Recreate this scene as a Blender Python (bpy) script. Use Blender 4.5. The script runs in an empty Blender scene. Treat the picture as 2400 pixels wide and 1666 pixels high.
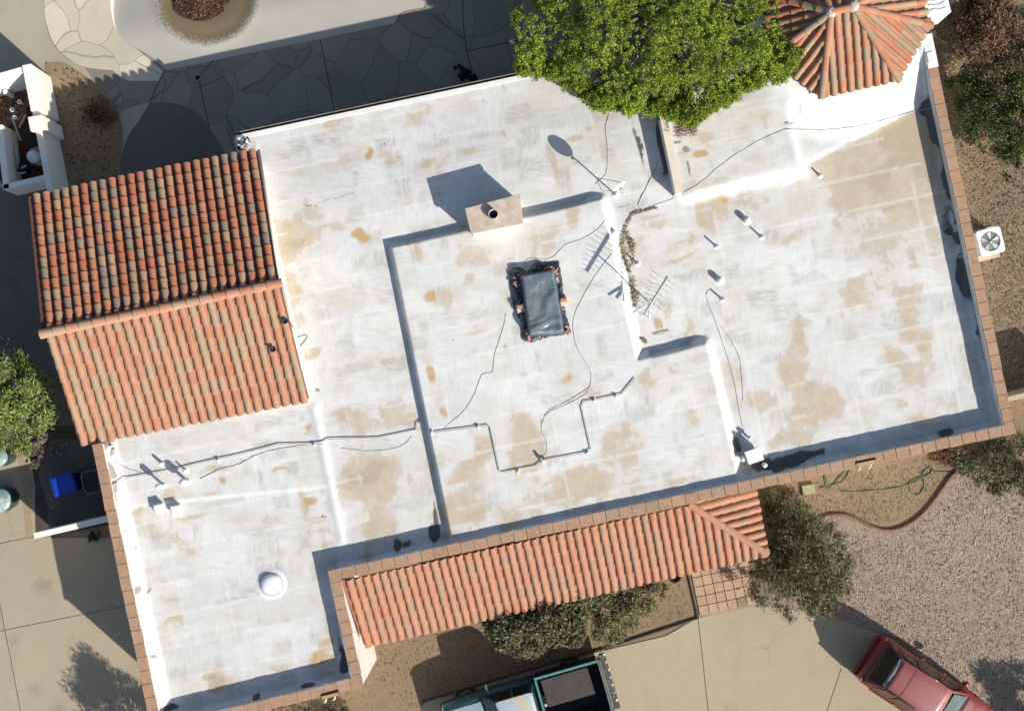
import bpy, bmesh, math, random
import numpy as np
from mathutils import Vector, Matrix
from mathutils.geometry import tessellate_polygon
R = math.radians
rnd = random.Random(7)
S = bpy.context.scene
COL = S.collection

# ---------------------------------------------------------------- camera: a drone hovering 38 m up, looking straight down
H = 38.0
NX, NY = 1220.0, 920.0           # photo point straight below the drone
PPM = 70.0                       # photo pixels per metre on the ground
cam_d = bpy.data.cameras.new("camera"); cam = bpy.data.objects.new("camera", cam_d); COL.objects.link(cam)
cam.location = (0, 0, H); cam.rotation_euler = (0, 0, 0)
cam_d.sensor_width = 36; cam_d.lens = 36 * H * PPM / 2400.0
cam_d.shift_x = (1200 - NX) / 2400.0; cam_d.shift_y = (NY - 833) / 2400.0
cam_d.clip_end = 2000; S.camera = cam

# ---------------------------------------------------------------- sky and sun
SUN_EL = 32.0
SUN_AZ = -41.5                   # world angle from +X of the direction towards the sun
sd = Vector((math.cos(R(SUN_EL))*math.cos(R(SUN_AZ)), math.cos(R(SUN_EL))*math.sin(R(SUN_AZ)), math.sin(R(SUN_EL))))
w = bpy.data.worlds.new("World"); S.world = w; w.use_nodes = True
nt = w.node_tree; nt.nodes.clear()
sky = nt.nodes.new('ShaderNodeTexSky'); sky.sky_type = 'NISHITA'; sky.sun_disc = False
sky.sun_elevation = R(SUN_EL); sky.sun_rotation = R(90 - SUN_AZ); sky.dust_density = 1.3
bg = nt.nodes.new('ShaderNodeBackground'); bg.inputs[1].default_value = 0.082
wo = nt.nodes.new('ShaderNodeOutputWorld')
nt.links.new(sky.outputs[0], bg.inputs[0]); nt.links.new(bg.outputs[0], wo.inputs[0])
sl = bpy.data.lights.new("sun", 'SUN'); sl.energy = 4.2; sl.angle = R(0.5); sl.color = (1.0, 0.955, 0.87)
so = bpy.data.objects.new("sun", sl); COL.objects.link(so); so.rotation_euler = sd.to_track_quat('Z', 'Y').to_euler()
so.location = sd * 60
S.view_settings.view_transform = 'Standard'; S.view_settings.look = 'None'; S.view_settings.gamma = 1
S.view_settings.exposure = 0.66
S.view_settings.use_curve_mapping = False
S.cycles.max_bounces = 6

# ---------------------------------------------------------------- helpers
def P(px, py, z=0.0):
    k = (H - z) / (H * PPM)
    return ((px - NX) * k, -(py - NY) * k)
def P3(px, py, z=0.0):
    x, y = P(px, py, z); return Vector((x, y, z))
BA = R(12.0)
UX = np.array([math.cos(BA), math.sin(BA)])       # house's east
VX = np.array([-math.sin(BA), math.cos(BA)])      # house's north

class MB:
    def __init__(s): s.v = []; s.f = []; s.m = []; s.sm = []
    def add(s, vs, fs, mi=0, smooth=False):
        o = len(s.v); s.v += [tuple(v) for v in vs]
        for f in fs: s.f.append([i + o for i in f]); s.m.append(mi); s.sm.append(smooth)
    def hexa(s, b, t, mi=0):          # bottom 4 pts and top 4 pts, both counter-clockwise
        s.add(list(b) + list(t), [(3,2,1,0),(4,5,6,7),(0,1,5,4),(1,2,6,5),(2,3,7,6),(3,0,4,7)], mi)
    def box(s, c, size, rz=0.0, mi=0, taper=1.0):
        cx, cy, z0 = c; sx, sy, sz = size[0]/2, size[1]/2, size[2]
        ca, sa = math.cos(rz), math.sin(rz)
        def q(k, z): return [(cx + a*k*ca - b*k*sa, cy + a*k*sa + b*k*ca, z) for a, b in ((-sx,-sy),(sx,-sy),(sx,sy),(-sx,sy))]
        s.hexa(q(1, z0), q(taper, z0 + sz), mi)
    def prism(s, poly, z0, z1, mi=0, holes=None):
        loops = [poly] + (holes or [])
        if area(poly) < 0: loops[0] = poly[::-1]
        tri = tessellate_polygon([[Vector((x, y, 0)) for x, y in L] for L in loops])
        flat = [p for L in loops for p in L]; n = len(flat)
        fs = []
        for t in tri:
            a, b, c = [flat[i] for i in t]
            if (b[0]-a[0])*(c[1]-a[1]) - (b[1]-a[1])*(c[0]-a[0]) < 0: t = (t[0], t[2], t[1])
            fs.append(tuple(i + n for i in t)); fs.append((t[2], t[1], t[0]))
        if z1 - z0 < 1e-6: s.add([(x, y, z0) for x, y in flat], [tuple(i - n for i in f) for f in fs[::2]], mi); return
        o = 0
        for L in loops:
            m = len(L)
            for i in range(m): fs.append((o+i, o+(i+1) % m, o+(i+1) % m+n, o+i+n))
            o += m
        s.add([(x, y, z0) for x, y in flat] + [(x, y, z1) for x, y in flat], fs, mi)
    def lathe(s, c, prof, n=24, mi=0, smooth=True, rx=1.0, ry=1.0):
        vs = []; fs = []
        for r, z in prof:
            for k in range(n):
                a = 2*math.pi*k/n; vs.append((c[0] + r*rx*math.cos(a), c[1] + r*ry*math.sin(a), c[2] + z))
        for j in range(len(prof)-1):
            for k in range(n): fs.append((j*n+k, j*n+(k+1) % n, (j+1)*n+(k+1) % n, (j+1)*n+k))
        s.add(vs, fs, mi, smooth)
    def tube(s, pts, r, n=6, mi=0, r1=None, smooth=True):
        pts = [Vector(p) for p in pts]; m = len(pts); vs = []; fs = []
        for i, p in enumerate(pts):
            d = (pts[min(i+1, m-1)] - pts[max(i-1, 0)])
            if d.length < 1e-9: d = Vector((0, 0, 1))
            d.normalize()
            a = d.cross(Vector((0, 0, 1)))
            if a.length < 1e-3: a = d.cross(Vector((1, 0, 0)))
            a.normalize(); b = d.cross(a)
            rr = r if r1 is None else r + (r1 - r)*i/max(1, m-1)
            for k in range(n):
                t = 2*math.pi*k/n; vs.append(p + a*(rr*math.cos(t)) + b*(rr*math.sin(t)))
        for i in range(m-1):
            for k in range(n): fs.append((i*n+k, (i+1)*n+k, (i+1)*n+(k+1) % n, i*n+(k+1) % n))
        fs.append(tuple(range(n))); fs.append(tuple((m-1)*n+k for k in range(n))[::-1])
        s.add(vs, fs, mi, smooth)
    def build(s, name, mats, parent=None, bevel=0.0, bseg=2, sub=0):
        me = bpy.data.meshes.new(name); me.from_pydata(s.v, [], s.f)
        for m in (mats if isinstance(mats, (list, tuple)) else [mats]): me.materials.append(m)
        me.polygons.foreach_set('material_index', s.m); me.polygons.foreach_set('use_smooth', s.sm)
        me.validate(); me.update()
        return link(name, me, parent, bevel, bseg, sub)
def link(name, me, parent=None, bevel=0.0, bseg=2, sub=0):
    o = bpy.data.objects.new(name, me); COL.objects.link(o)
    if parent is not None:
        o.parent = parent; o.matrix_parent_inverse = pinv(parent)
    if bevel > 0:
        b = o.modifiers.new('bevel', 'BEVEL'); b.width = bevel; b.segments = bseg; b.limit_method = 'ANGLE'; b.angle_limit = R(35)
    if sub: q = o.modifiers.new('sub', 'SUBSURF'); q.levels = sub; q.render_levels = sub
    return o
def pinv(p):
    M = Matrix.Identity(4); c = p
    chain = []
    while c is not None: chain.append(c); c = c.parent
    for c in reversed(chain):
        M = M @ (c.matrix_parent_inverse if c.parent else Matrix.Identity(4)) @ Matrix.LocRotScale(c.location, c.rotation_euler, c.scale)
    return M.inverted()
def area(p): return 0.5*sum(p[i-1][0]*p[i][1] - p[i][0]*p[i-1][1] for i in range(len(p)))
def thing(name, label, cat, loc=(0, 0, 0), group=None):
    o = bpy.data.objects.new(name, None); COL.objects.link(o); o.location = loc; o.empty_display_size = .2
    return tag(o, label, cat, group)
def tag(o, label, cat, group=None, kind=None):
    o['label'] = label; o['category'] = cat
    if group: o['group'] = group
    if kind: o['kind'] = kind
    return o
def struct(o): o['kind'] = 'structure'; return o
def PP(lst, z=0.0): return [P(a, b, z) for a, b in lst]
def smoothline(pts, n=6, closed=False):
    pts = [np.array(p, float) for p in pts]; out = []; m = len(pts)
    for i in range(m if closed else m-1):
        g = (lambda k: pts[k % m]) if closed else (lambda k: pts[max(0, min(m-1, k))])
        a, b, c, d = g(i-1), g(i), g(i+1), g(i+2)
        for j in range(n):
            t = j/n; out.append(.5*((2*b) + (c-a)*t + (2*a-5*b+4*c-d)*t*t + (3*b-a-3*c+d)*t**3))
    if not closed: out.append(pts[-1])
    return [tuple(p) for p in out]
def sdf(poly, X, Y):
    p = np.array(poly); d = np.full(X.shape, 1e9); ins = np.zeros(X.shape, bool)
    for i in range(len(p)):
        a, b = p[i-1], p[i]; e = b - a; L = e@e + 1e-12
        t = np.clip(((X-a[0])*e[0] + (Y-a[1])*e[1])/L, 0, 1)
        d = np.minimum(d, np.hypot(X-a[0]-t*e[0], Y-a[1]-t*e[1]))
        c = ((a[1] > Y) != (b[1] > Y)) & (X < (b[0]-a[0])*(Y-a[1])/(b[1]-a[1]+1e-12) + a[0]); ins ^= c
    return np.where(ins, -d, d)
def segd(a, b, X, Y):
    a = np.array(a); b = np.array(b); e = b-a
    t = np.clip(((X-a[0])*e[0] + (Y-a[1])*e[1])/(e@e), 0, 1)
    return np.hypot(X-a[0]-t*e[0], Y-a[1]-t*e[1])
def sstep(a, b, x):
    t = np.clip((x-a)/(b-a), 0, 1); return t*t*(3-2*t)

# ---------------------------------------------------------------- materials
class NT:
    def __init__(s, name):
        s.mat = bpy.data.materials.new(name); s.mat.use_nodes = True; s.t = s.mat.node_tree
        s.b = s.t.nodes['Principled BSDF']; s.b.inputs['Roughness'].default_value = .85
        try: s.b.inputs['Specular IOR Level'].default_value = .3
        except KeyError: pass
    def n(s, ty, **kw):
        o = s.t.nodes.new(ty)
        for k, v in kw.items():
            if k in o.inputs: o.inputs[k].default_value = v
            else: setattr(o, k, v)
        return o
    def l(s, a, b): s.t.links.new(a, b)
    def pos(s, rot=0.0, scale=(1, 1, 1)):
        g = s.n('ShaderNodeNewGeometry'); m = s.n('ShaderNodeMapping'); m.inputs['Rotation'].default_value = (0, 0, rot); m.inputs['Scale'].default_value = scale
        s.l(g.outputs['Position'], m.inputs['Vector']); return m.outputs[0]
    def noise(s, vec, scale, detail=4, rough=.55, dist=0.0):
        o = s.n('ShaderNodeTexNoise'); o.inputs['Scale'].default_value = scale; o.inputs['Detail'].default_value = detail
        o.inputs['Roughness'].default_value = rough; o.inputs['Distortion'].default_value = dist
        s.l(vec, o.inputs['Vector']); return o.outputs['Fac']
    def vor(s, vec, scale, feat='F1', out='Distance', rand=1.0):
        o = s.n('ShaderNodeTexVoronoi'); o.feature = feat; o.inputs['Scale'].default_value = scale; o.inputs['Randomness'].default_value = rand
        s.l(vec, o.inputs['Vector']); return o.outputs[out]
    def ramp(s, fac, stops, interp='LINEAR'):
        o = s.n('ShaderNodeValToRGB'); o.color_ramp.interpolation = interp; e = o.color_ramp.elements
        while len(e) < len(stops): e.new(.5)
        for i, (p, c) in enumerate(stops):
            e[i].position = p; e[i].color = (c, c, c, 1) if not hasattr(c, '__len__') else (*c, 1)
        s.l(fac, o.inputs[0]); return o.outputs[0]
    def mix(s, fac, a, b, mode='MIX'):
        o = s.n('ShaderNodeMix'); o.data_type = 'RGBA'; o.blend_type = mode
        for v, i in ((fac, 0), (a, 6), (b, 7)):
            if hasattr(v, 'is_linked') or hasattr(v, 'links'): s.l(v, o.inputs[i])
            else: o.inputs[i].default_value = v if i == 0 else ((*v, 1) if hasattr(v, '__len__') else (v, v, v, 1))
        return o.outputs[2]
    def math(s, op, a, b=0.0, clamp=False):
        o = s.n('ShaderNodeMath'); o.operation = op; o.use_clamp = clamp
        for v, i in ((a, 0), (b, 1)):
            if hasattr(v, 'links'): s.l(v, o.inputs[i])
            else: o.inputs[i].default_value = v
        return o.outputs[0]
    def col(s, c): s.l(c, s.b.inputs['Base Color'])
    def bump(s, h, strength=.4, dist=.02):
        o = s.n('ShaderNodeBump'); o.inputs['Strength'].default_value = strength; o.inputs['Distance'].default_value = dist
        s.l(h, o.inputs['Height']); s.l(o.outputs[0], s.b.inputs['Normal'])

def simple(name, c, c2=None, scale=6.0, rough=.7, metal=0.0, bump=0.0, bscale=None, spec=.3):
    m = NT(name); m.b.inputs['Roughness'].default_value = rough; m.b.inputs['Metallic'].default_value = metal
    m.b.inputs['Specular IOR Level'].default_value = spec
    c2 = c2 or tuple(x*.82 for x in c)
    f = m.ramp(m.noise(m.pos(), scale, 5, .6), [(.3, 0), (.7, 1)])
    m.col(m.mix(f, c, c2))
    if bump: m.bump(m.noise(m.pos(), bscale or scale*6, 4, .6), bump, .01)
    return m.mat

def ground_mat(name, cols, s1=.5, s2=9.0, speck=None, bump=.4, grain=60, vor=None):
    m = NT(name); p = m.pos()
    a = m.ramp(m.noise(p, s1, 6, .6), [(.3, 0), (.7, 1)])
    b = m.ramp(m.noise(p, s2, 5, .65), [(.3, 0), (.72, 1)])
    c = m.mix(a, cols[0], cols[1]); c = m.mix(m.math('MULTIPLY', b, .6), c, cols[2])
    g = m.noise(p, grain, 3, .7)
    c = m.mix(.5, c, m.ramp(g, [(.25, .45), (.75, 1.0)]), 'MULTIPLY') if bump else c
    if speck:
        v = m.ramp(m.noise(p, speck[0], 2, .5), [(speck[1], 1), (speck[1]+.06, 0)])
        c = m.mix(m.math('MULTIPLY', v, .8), speck[2], c) if False else m.mix(m.math('SUBTRACT', 1.0, m.math('MULTIPLY', v, .75)), speck[2], c)
    h = g
    if vor:
        vd = m.vor(p, vor, 'F1'); vc = m.vor(p, vor, 'F1', 'Color')
        sep = m.n('ShaderNodeSeparateColor'); m.l(vc, sep.inputs[0])
        tone = m.ramp(sep.outputs[0], [(0, .68), (1, 1.2)])
        c = m.mix(.85, c, tone, 'MULTIPLY')
        c = m.mix(.9, c, m.ramp(vd, [(.35, 1.0), (.8, .5)]), 'MULTIPLY')
        h = m.math('SUBTRACT', 1.0, vd)
    if vor: c = m.mix(1.0, c, m.ramp(m.noise(p, 6.5, 5, .75, 1.2), [(.38, .74), (.52, 1.0), (.62, 1.1)]), 'MULTIPLY')
    m.col(c)
    if bump: m.bump(h, bump, .03)
    m.b.inputs['Roughness'].default_value = .95
    return m.mat

def concrete(name, c, crack=None, dirt=.25, tintscale=.25, bright=1.0):
    m = NT(name); p = m.pos()
    c2 = tuple(x*(1-dirt) for x in c)
    a = m.ramp(m.noise(p, tintscale, 6, .6, .4), [(.3, 0), (.7, 1)])
    b = m.ramp(m.noise(p, 3.0, 6, .7), [(.35, 0), (.75, 1)])
    k = m.mix(a, c, c2); k = m.mix(m.math('MULTIPLY', b, .35), k, tuple(x*.8 for x in c))
    fine = m.ramp(m.noise(p, 45, 3, .6), [(.3, .9), (.7, 1.03)]); k = m.mix(1.0, k, fine, 'MULTIPLY')
    st = m.ramp(m.noise(m.pos(.6, (1.0, .35, 1)), 1.1, 7, .72, .6), [(.52, 0), (.72, 1)]); k = m.mix(m.math('MULTIPLY', st, .34), k, tuple(x*.62 for x in c))
    oil = m.ramp(m.math('ADD', m.vor(p, .42), m.math('MULTIPLY', m.noise(p, 4, 5, .7), .22)), [(.18, 0), (.30, 1)]); k = m.mix(m.math('SUBTRACT', .5, m.math('MULTIPLY', oil, .5)), k, tuple(x*.45 for x in c))
    spots = m.ramp(m.vor(p, 1.1), [(.02, .55), (.045, 1.0)]); k = m.mix(.8, k, spots, 'MULTIPLY')
    dq = m.n('ShaderNodeTexNoise'); dq.inputs['Scale'].default_value = 1.4; dq.inputs['Detail'].default_value = 5; m.l(p, dq.inputs['Vector'])
    vq = m.n('ShaderNodeVectorMath'); vq.operation = 'MULTIPLY_ADD'; m.l(dq.outputs['Color'], vq.inputs[0]); vq.inputs[1].default_value = (.9, .9, 0); m.l(p, vq.inputs[2])
    hc = m.ramp(m.vor(vq.outputs[0], .17, 'DISTANCE_TO_EDGE'), [(.0008, 0), (.003, 1)]); hm = m.ramp(m.noise(p, .45, 2), [(.5, 0), (.56, .5)]); k = m.mix(m.math('MULTIPLY', m.math('SUBTRACT', 1.0, hc), hm), k, tuple(x*.35 for x in c))
    if crack:
        dv = m.n('ShaderNodeTexNoise'); dv.inputs['Scale'].default_value = .9; m.l(p, dv.inputs['Vector'])
        vm = m.n('ShaderNodeVectorMath'); vm.operation = 'MULTIPLY_ADD'; m.l(dv.outputs['Color'], vm.inputs[0]); vm.inputs[1].default_value = (.7, .7, 0); m.l(p, vm.inputs[2])
        fl = m.n('ShaderNodeVectorMath'); fl.operation = 'MULTIPLY'; m.l(vm.outputs[0], fl.inputs[0]); fl.inputs[1].default_value = (1, 1, 0)
        e = m.vor(fl.outputs[0], crack, 'DISTANCE_TO_EDGE')
        e = m.math('SUBTRACT', e, m.math('MULTIPLY', m.noise(p, 2.5, 4, .7), .011)); ln = m.ramp(e, [(-.004 if False else .0, 0), (.012, 1)])
        k = m.mix(ln, tuple(x*.55 for x in c), k)
        sc = m.vor(fl.outputs[0], crack, 'F1', 'Color'); sp = m.n('ShaderNodeSeparateColor'); m.l(sc, sp.inputs[0])
        k = m.mix(1.0, k, m.ramp(sp.outputs[0], [(0, .84), (1, 1.08)]), 'MULTIPLY')
        m.bump(ln, .5, .01)
    m.col(k); m.b.inputs['Roughness'].default_value = .9
    return m.mat

def tile_mat(name, stops, dust=.35):
    m = NT(name); g = m.n('ShaderNodeNewGeometry')
    c = m.ramp(g.outputs['Random Per Island'], stops, 'CONSTANT')
    p = m.pos()
    n1 = m.ramp(m.noise(p, 3.0, 5, .65), [(.35, 0), (.7, 1)])
    c = m.mix(m.math('MULTIPLY', n1, min(.6, dust*1.5)), c, (.37, .25, .16))
    n2 = m.ramp(m.noise(p, 26, 4, .7), [(.3, .72), (.7, 1.08)]); c = m.mix(1.0, c, n2, 'MULTIPLY')
    n3 = m.ramp(m.noise(p, 11, 3, .7), [(.62, 1.0), (.72, .6)]); c = m.mix(.6, c, n3, 'MULTIPLY')
    m.col(c); m.b.inputs['Roughness'].default_value = .9; m.bump(m.noise(p, 60, 3, .6), .25, .004)
    return m.mat

def foliage(name, stops, trans=.25):
    m = NT(name); g = m.n('ShaderNodeNewGeometry')
    c = m.ramp(g.outputs['Random Per Island'], stops)
    n = m.ramp(m.noise(m.pos(), .9, 3, .6), [(.35, .7), (.65, 1.15)])
    c = m.mix(1.0, c, n, 'MULTIPLY'); m.col(c); m.b.inputs['Roughness'].default_value = .6
    tr = m.n('ShaderNodeBsdfTranslucent'); m.l(c, tr.inputs[0]); mx = m.n('ShaderNodeMixShader'); mx.inputs[0].default_value = trans
    m.l(m.b.outputs[0], mx.inputs[1]); m.l(tr.outputs[0], mx.inputs[2]); m.l(mx.outputs[0], m.t.nodes['Material Output'].inputs[0])
    return m.mat

OR, RD, TN, GY, GB, PK = (.40,.15,.08), (.38,.115,.06), (.36,.22,.135), (.21,.17,.135), (.28,.20,.135), (.40,.175,.105)
M = {}
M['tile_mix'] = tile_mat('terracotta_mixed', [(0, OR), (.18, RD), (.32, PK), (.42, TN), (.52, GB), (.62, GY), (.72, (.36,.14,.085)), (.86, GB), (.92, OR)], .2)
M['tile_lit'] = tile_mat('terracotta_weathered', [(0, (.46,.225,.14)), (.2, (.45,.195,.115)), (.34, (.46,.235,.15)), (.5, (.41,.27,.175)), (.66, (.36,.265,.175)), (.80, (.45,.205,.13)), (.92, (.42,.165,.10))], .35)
M['tile_porch'] = tile_mat('terracotta_porch', [(0, (.45,.21,.135)), (.3, (.44,.185,.115)), (.5, (.40,.21,.14)), (.75, (.36,.215,.15)), (.9, (.46,.215,.14))], .25)
M['tile_base'] = simple('terracotta_bed', (.30,.13,.08), (.2,.09,.06), 5, .95)
M['mortar'] = simple('mortar', (.52,.48,.42), (.36,.33,.3), 8, .95, bump=.6)
M['coping'] = None
M['stucco'] = simple('white_stucco', (.80,.77,.71), (.72,.68,.62), 1.5, .9, bump=.3, bscale=40)
M['white_paint'] = simple('white_paint', (.70,.70,.69), (.62,.62,.60), 3, .55)
M['white_metal'] = simple('white_metal', (.74,.75,.74), (.66,.67,.66), 6, .45)
M['grey_metal'] = simple('grey_metal', (.33,.34,.35), (.25,.26,.27), 8, .45, .6)
M['dull_steel'] = simple('dull_steel', (.42,.42,.40), (.3,.3,.29), 20, .6)
M['dark'] = simple('dark_void', (.012,.012,.012), (.008,.008,.008), 3, .9)
M['black_plastic'] = simple('black_plastic', (.03,.03,.032), (.02,.02,.02), 6, .5)
M['tan_stucco'] = simple('tan_stucco', (.50,.40,.30), (.38,.29,.21), 2.4, .95, bump=.4)
M['chimney_top'] = simple('chimney_top_mortar', (.56,.46,.37), (.38,.31,.25), 4, .95, bump=.5)
M['wood'] = simple('raw_wood', (.42,.24,.12), (.3,.17,.09), 6, .8)
M['bark'] = simple('bark', (.13,.10,.075), (.07,.055,.04), 12, .95, bump=.8)
M['cable'] = simple('grey_cable', (.47,.46,.44), (.36,.35,.34), 9, .6)
M['conduit'] = simple('pale_conduit', (.5,.5,.5), (.38,.38,.38), 5, .5)
# coping: saltillo tiles with their own tone
m = NT('saltillo_coping'); g = m.n('ShaderNodeNewGeometry')
c = m.ramp(g.outputs['Random Per Island'], [(0, (.39,.23,.14)), (.35, (.37,.23,.15)), (.65, (.41,.25,.16)), (.85, (.35,.215,.14))], 'CONSTANT')
n = m.ramp(m.noise(m.pos(), 7, 5, .7), [(.3, .78), (.7, 1.08)]); c = m.mix(1.0, c, n, 'MULTIPLY')
n = m.ramp(m.noise(m.pos(), 2.2, 5, .7), [(.45, 0), (.75, 1)]); c = m.mix(m.math('MULTIPLY', n, .35), c, (.34,.25,.18))
m.col(c); m.bump(m.noise(m.pos(), 50, 3), .3, .004); M['coping'] = m.mat

M['dirt'] = ground_mat('bare_dirt', ((.34,.245,.15), (.27,.19,.115), (.22,.155,.095)), .5, 6, (13, .34, (.07,.055,.035)), .5, 70)
M['cream'] = simple('cream_render', (.66,.59,.49), (.56,.48,.39), 3, .9)
M['dirt_east'] = ground_mat('brown_dirt', ((.31,.225,.14), (.24,.175,.11), (.35,.255,.16)), .35, 5, (9, .33, (.06,.045,.03)), .6, 60, 19)
M['gravel'] = ground_mat('pinkish_gravel', ((.49,.38,.285), (.39,.305,.23), (.44,.33,.245)), .22, 2.2, (4, .2, (.15,.11,.08)), .7, 40, 27)
M['yard'] = ground_mat('desert_yard', ((.26,.19,.13), (.2,.15,.1), (.3,.22,.15)), .1, 3, None, .3, 30)
M['drive'] = concrete('driveway_concrete', (.42,.345,.24), None, .16, .18)
M['drive_w'] = concrete('side_drive_concrete', (.40,.335,.24), None, .14, .2)
M['patio'] = concrete('patio_concrete', (.41,.36,.275), None, .25, .3)
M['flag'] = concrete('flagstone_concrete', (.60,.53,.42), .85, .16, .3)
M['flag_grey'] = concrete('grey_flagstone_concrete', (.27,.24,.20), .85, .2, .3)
M['dark_slab'] = concrete('smooth_grey_slab', (.15,.135,.115), None, .2, .6)
M['asphalt'] = concrete('grey_asphalt', (.17,.15,.125), None, .4, .5)
M['joint'] = simple('slab_joint', (.09,.075,.06), (.05,.04,.03), 5, .95)
M['pool'] = concrete('pool_plaster', (.36,.35,.32), None, .3, .18)
# ---------------------------------------------------------------- ground
def sheet(name, px, z, mat, thick=.003, joints=None, jm='joint', holes=None, jw=.018):
    mb = MB(); mb.prism(PP(px, z), z - thick, z, 0, [PP(h, z) for h in holes] if holes else None)
    for j in joints or []:
        pts = [P(*q, z) for q in j]
        for a, b in zip(pts, pts[1:]):
            d = Vector((b[0]-a[0], b[1]-a[1], 0)); L = d.length; 
            mb.box(((a[0]+b[0])/2, (a[1]+b[1])/2, z-.001), (L+.01, jw, .005), math.atan2(d.y, d.x), 1)
    return struct(mb.build(name, [mat, M[jm]]))
pool_rim = [(262,-160),(260,-40),(259,10),(264,45),(272,72),(287,92),(305,108),(330,120),(352,133),(372,148),(384,162),(392,166),(560,131),(740,95),(925,56),(933,38),(950,28),(995,20),(1003,4),(1012,-12),(1020,-160)]
pool_rim = smoothline(pool_rim[:11], 3) + pool_rim[11:]
mb = MB(); mb.prism([(-250,-250),(250,-250),(250,250),(-250,250)], 0, 0, 0, [PP(pool_rim)])
struct(mb.build('ground', M['yard']))
sheet('patio', [(-300,-400),(1400,-400),(1400,300),(700,480),(-300,480)], .004, M['patio'], holes=[pool_rim], thick=0)
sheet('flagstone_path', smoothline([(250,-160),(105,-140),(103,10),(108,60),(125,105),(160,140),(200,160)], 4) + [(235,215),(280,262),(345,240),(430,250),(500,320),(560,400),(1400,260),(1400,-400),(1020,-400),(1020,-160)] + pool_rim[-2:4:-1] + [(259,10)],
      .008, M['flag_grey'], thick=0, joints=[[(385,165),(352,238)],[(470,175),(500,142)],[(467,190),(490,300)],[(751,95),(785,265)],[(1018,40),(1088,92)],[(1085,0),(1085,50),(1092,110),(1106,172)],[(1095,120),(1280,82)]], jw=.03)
# sunny flagstone apron west of the pool: same pour, its sunlight painted as a paler tone
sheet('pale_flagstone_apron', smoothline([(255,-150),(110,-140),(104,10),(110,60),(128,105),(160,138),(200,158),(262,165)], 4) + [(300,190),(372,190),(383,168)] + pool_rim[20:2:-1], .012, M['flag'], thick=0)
sheet('smooth_slab', smoothline([(352,240),(400,242),(440,252),(475,280),(500,315),(520,345),(532,372)], 3) + [(420,440),(275,440)] + smoothline([(278,415),(283,370),(300,320),(325,285),(352,240)], 3)[:-1], .012, M['dark_slab'], thick=0)
sheet('dirt_bed', smoothline([(105,160),(118,148),(150,148),(190,172),(222,196),(250,222),(272,255),(286,295),(289,330),(283,365),(275,410),(262,470),(150,480),(128,300)], 3, True), .013, M['dirt'], thick=0)
sheet('asphalt_strip', [(-300,440),(320,440),(320,800),(330,1040),(60,1040),(-40,800),(-300,760)], .010, M['asphalt'], thick=0)
sheet('side_driveway', [(-400,1000),(60,1000),(120,1260),(520,1260),(560,1900),(-400,1900)], .016, M['drive_w'], thick=0,
      joints=[[(-300,1346),(-60,1290),(0,1273),(85,1256)],[(-300,1545),(0,1478),(290,1420)],[(-10,1380),(0,1420),(28,1560),(48,1666),(80,1800)]], jw=.02)
sheet('tan_kerb_strip', [(30,1000),(52,1140),(58,1148),(54,1180),(62,1262),(80,1258),(72,1205),(76,1150),(80,1140),(62,1080),(50,1000)], .020, simple('tan_kerb', (.36,.27,.17), (.28,.2,.13), 4, .9), thick=0)
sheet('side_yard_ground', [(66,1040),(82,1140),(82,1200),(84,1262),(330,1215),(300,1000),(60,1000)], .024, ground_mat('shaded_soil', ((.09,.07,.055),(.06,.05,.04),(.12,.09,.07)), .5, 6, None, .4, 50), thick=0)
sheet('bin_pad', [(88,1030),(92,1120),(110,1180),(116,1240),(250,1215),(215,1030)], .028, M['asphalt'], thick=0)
# east and south yard
sheet('east_yard', [(1500,-200),(3000,-200),(3000,1130),(2330,1180),(2000,1320),(1700,1250),(1600,600)], .006, M['dirt_east'], thick=0)
sheet('front_yard_dirt', [(700,1250),(1660,1000),(2500,900),(2500,1110),(2330,1085),(2268,1098),(2200,1160),(2130,1225),(2080,1240),(2030,1225),(1960,1205),(1900,1228),(1800,1330),(1790,1445),(1560,1470),(1290,1550),(1100,1640),(780,1760),(600,1760)], .010, M['dirt'], thick=0)
grav = smoothline([(1860,1270),(1900,1228),(1960,1206),(2000,1208),(2040,1228),(2085,1241),(2130,1226),(2170,1190),(2215,1140),(2245,1110),(2270,1098)], 5)
sheet('gravel_bed', grav + [(2340,1060),(3000,900),(3000,2200),(2500,2200),(2330,1700),(2120,1500),(2060,1480),(1960,1450),(1800,1425),(1790,1330)], .016, M['gravel'], thick=0)
sheet('driveway', [(940,1666+60),(1000,1640),(1290,1555),(1390,1530),(1560,1490),(1635,1447)] + smoothline([(1640,1447),(1765,1420),(1880,1432),(1960,1450),(2060,1484),(2150,1530),(2260,1610),(2400,1750),(2600,2050)], 4) + [(2400,2400),(600,2400),(700,1900)],
      .022, M['drive'], thick=0, joints=[[(1636,1447),(1660,1666),(1685,1900)],[(1972,1565),(1938,1666),(1880,1840)],[(1000,1641),(1300,1552),(1420,1520),(1636,1449)]], jw=.022)
sheet('paver_walk', [(1612,1338),(1690,1310),(1775,1330),(1775,1418),(1638,1446)], .030, simple('grout', (.34,.25,.17), (.25,.18,.12), 6, .95), thick=0)
# brown border line at the edge of the drive
mb = MB(); pts = [P3(a, b, .05) for a, b in [(990,1643),(1300,1551),(1420,1519),(1636,1448),(1612,1340)]]
for a, b in zip(pts, pts[1:]): mb.box(((a.x+b.x)/2, (a.y+b.y)/2, .0), ((b-a).length+.03, .05, .075), math.atan2(b.y-a.y, b.x-a.x))
tag(mb.build('edging_board', simple('dark_edging', (.07,.05,.035), (.04,.03,.02), 6)), 'thin dark edging board between the dirt bed and the front driveway', 'edging')

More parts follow.
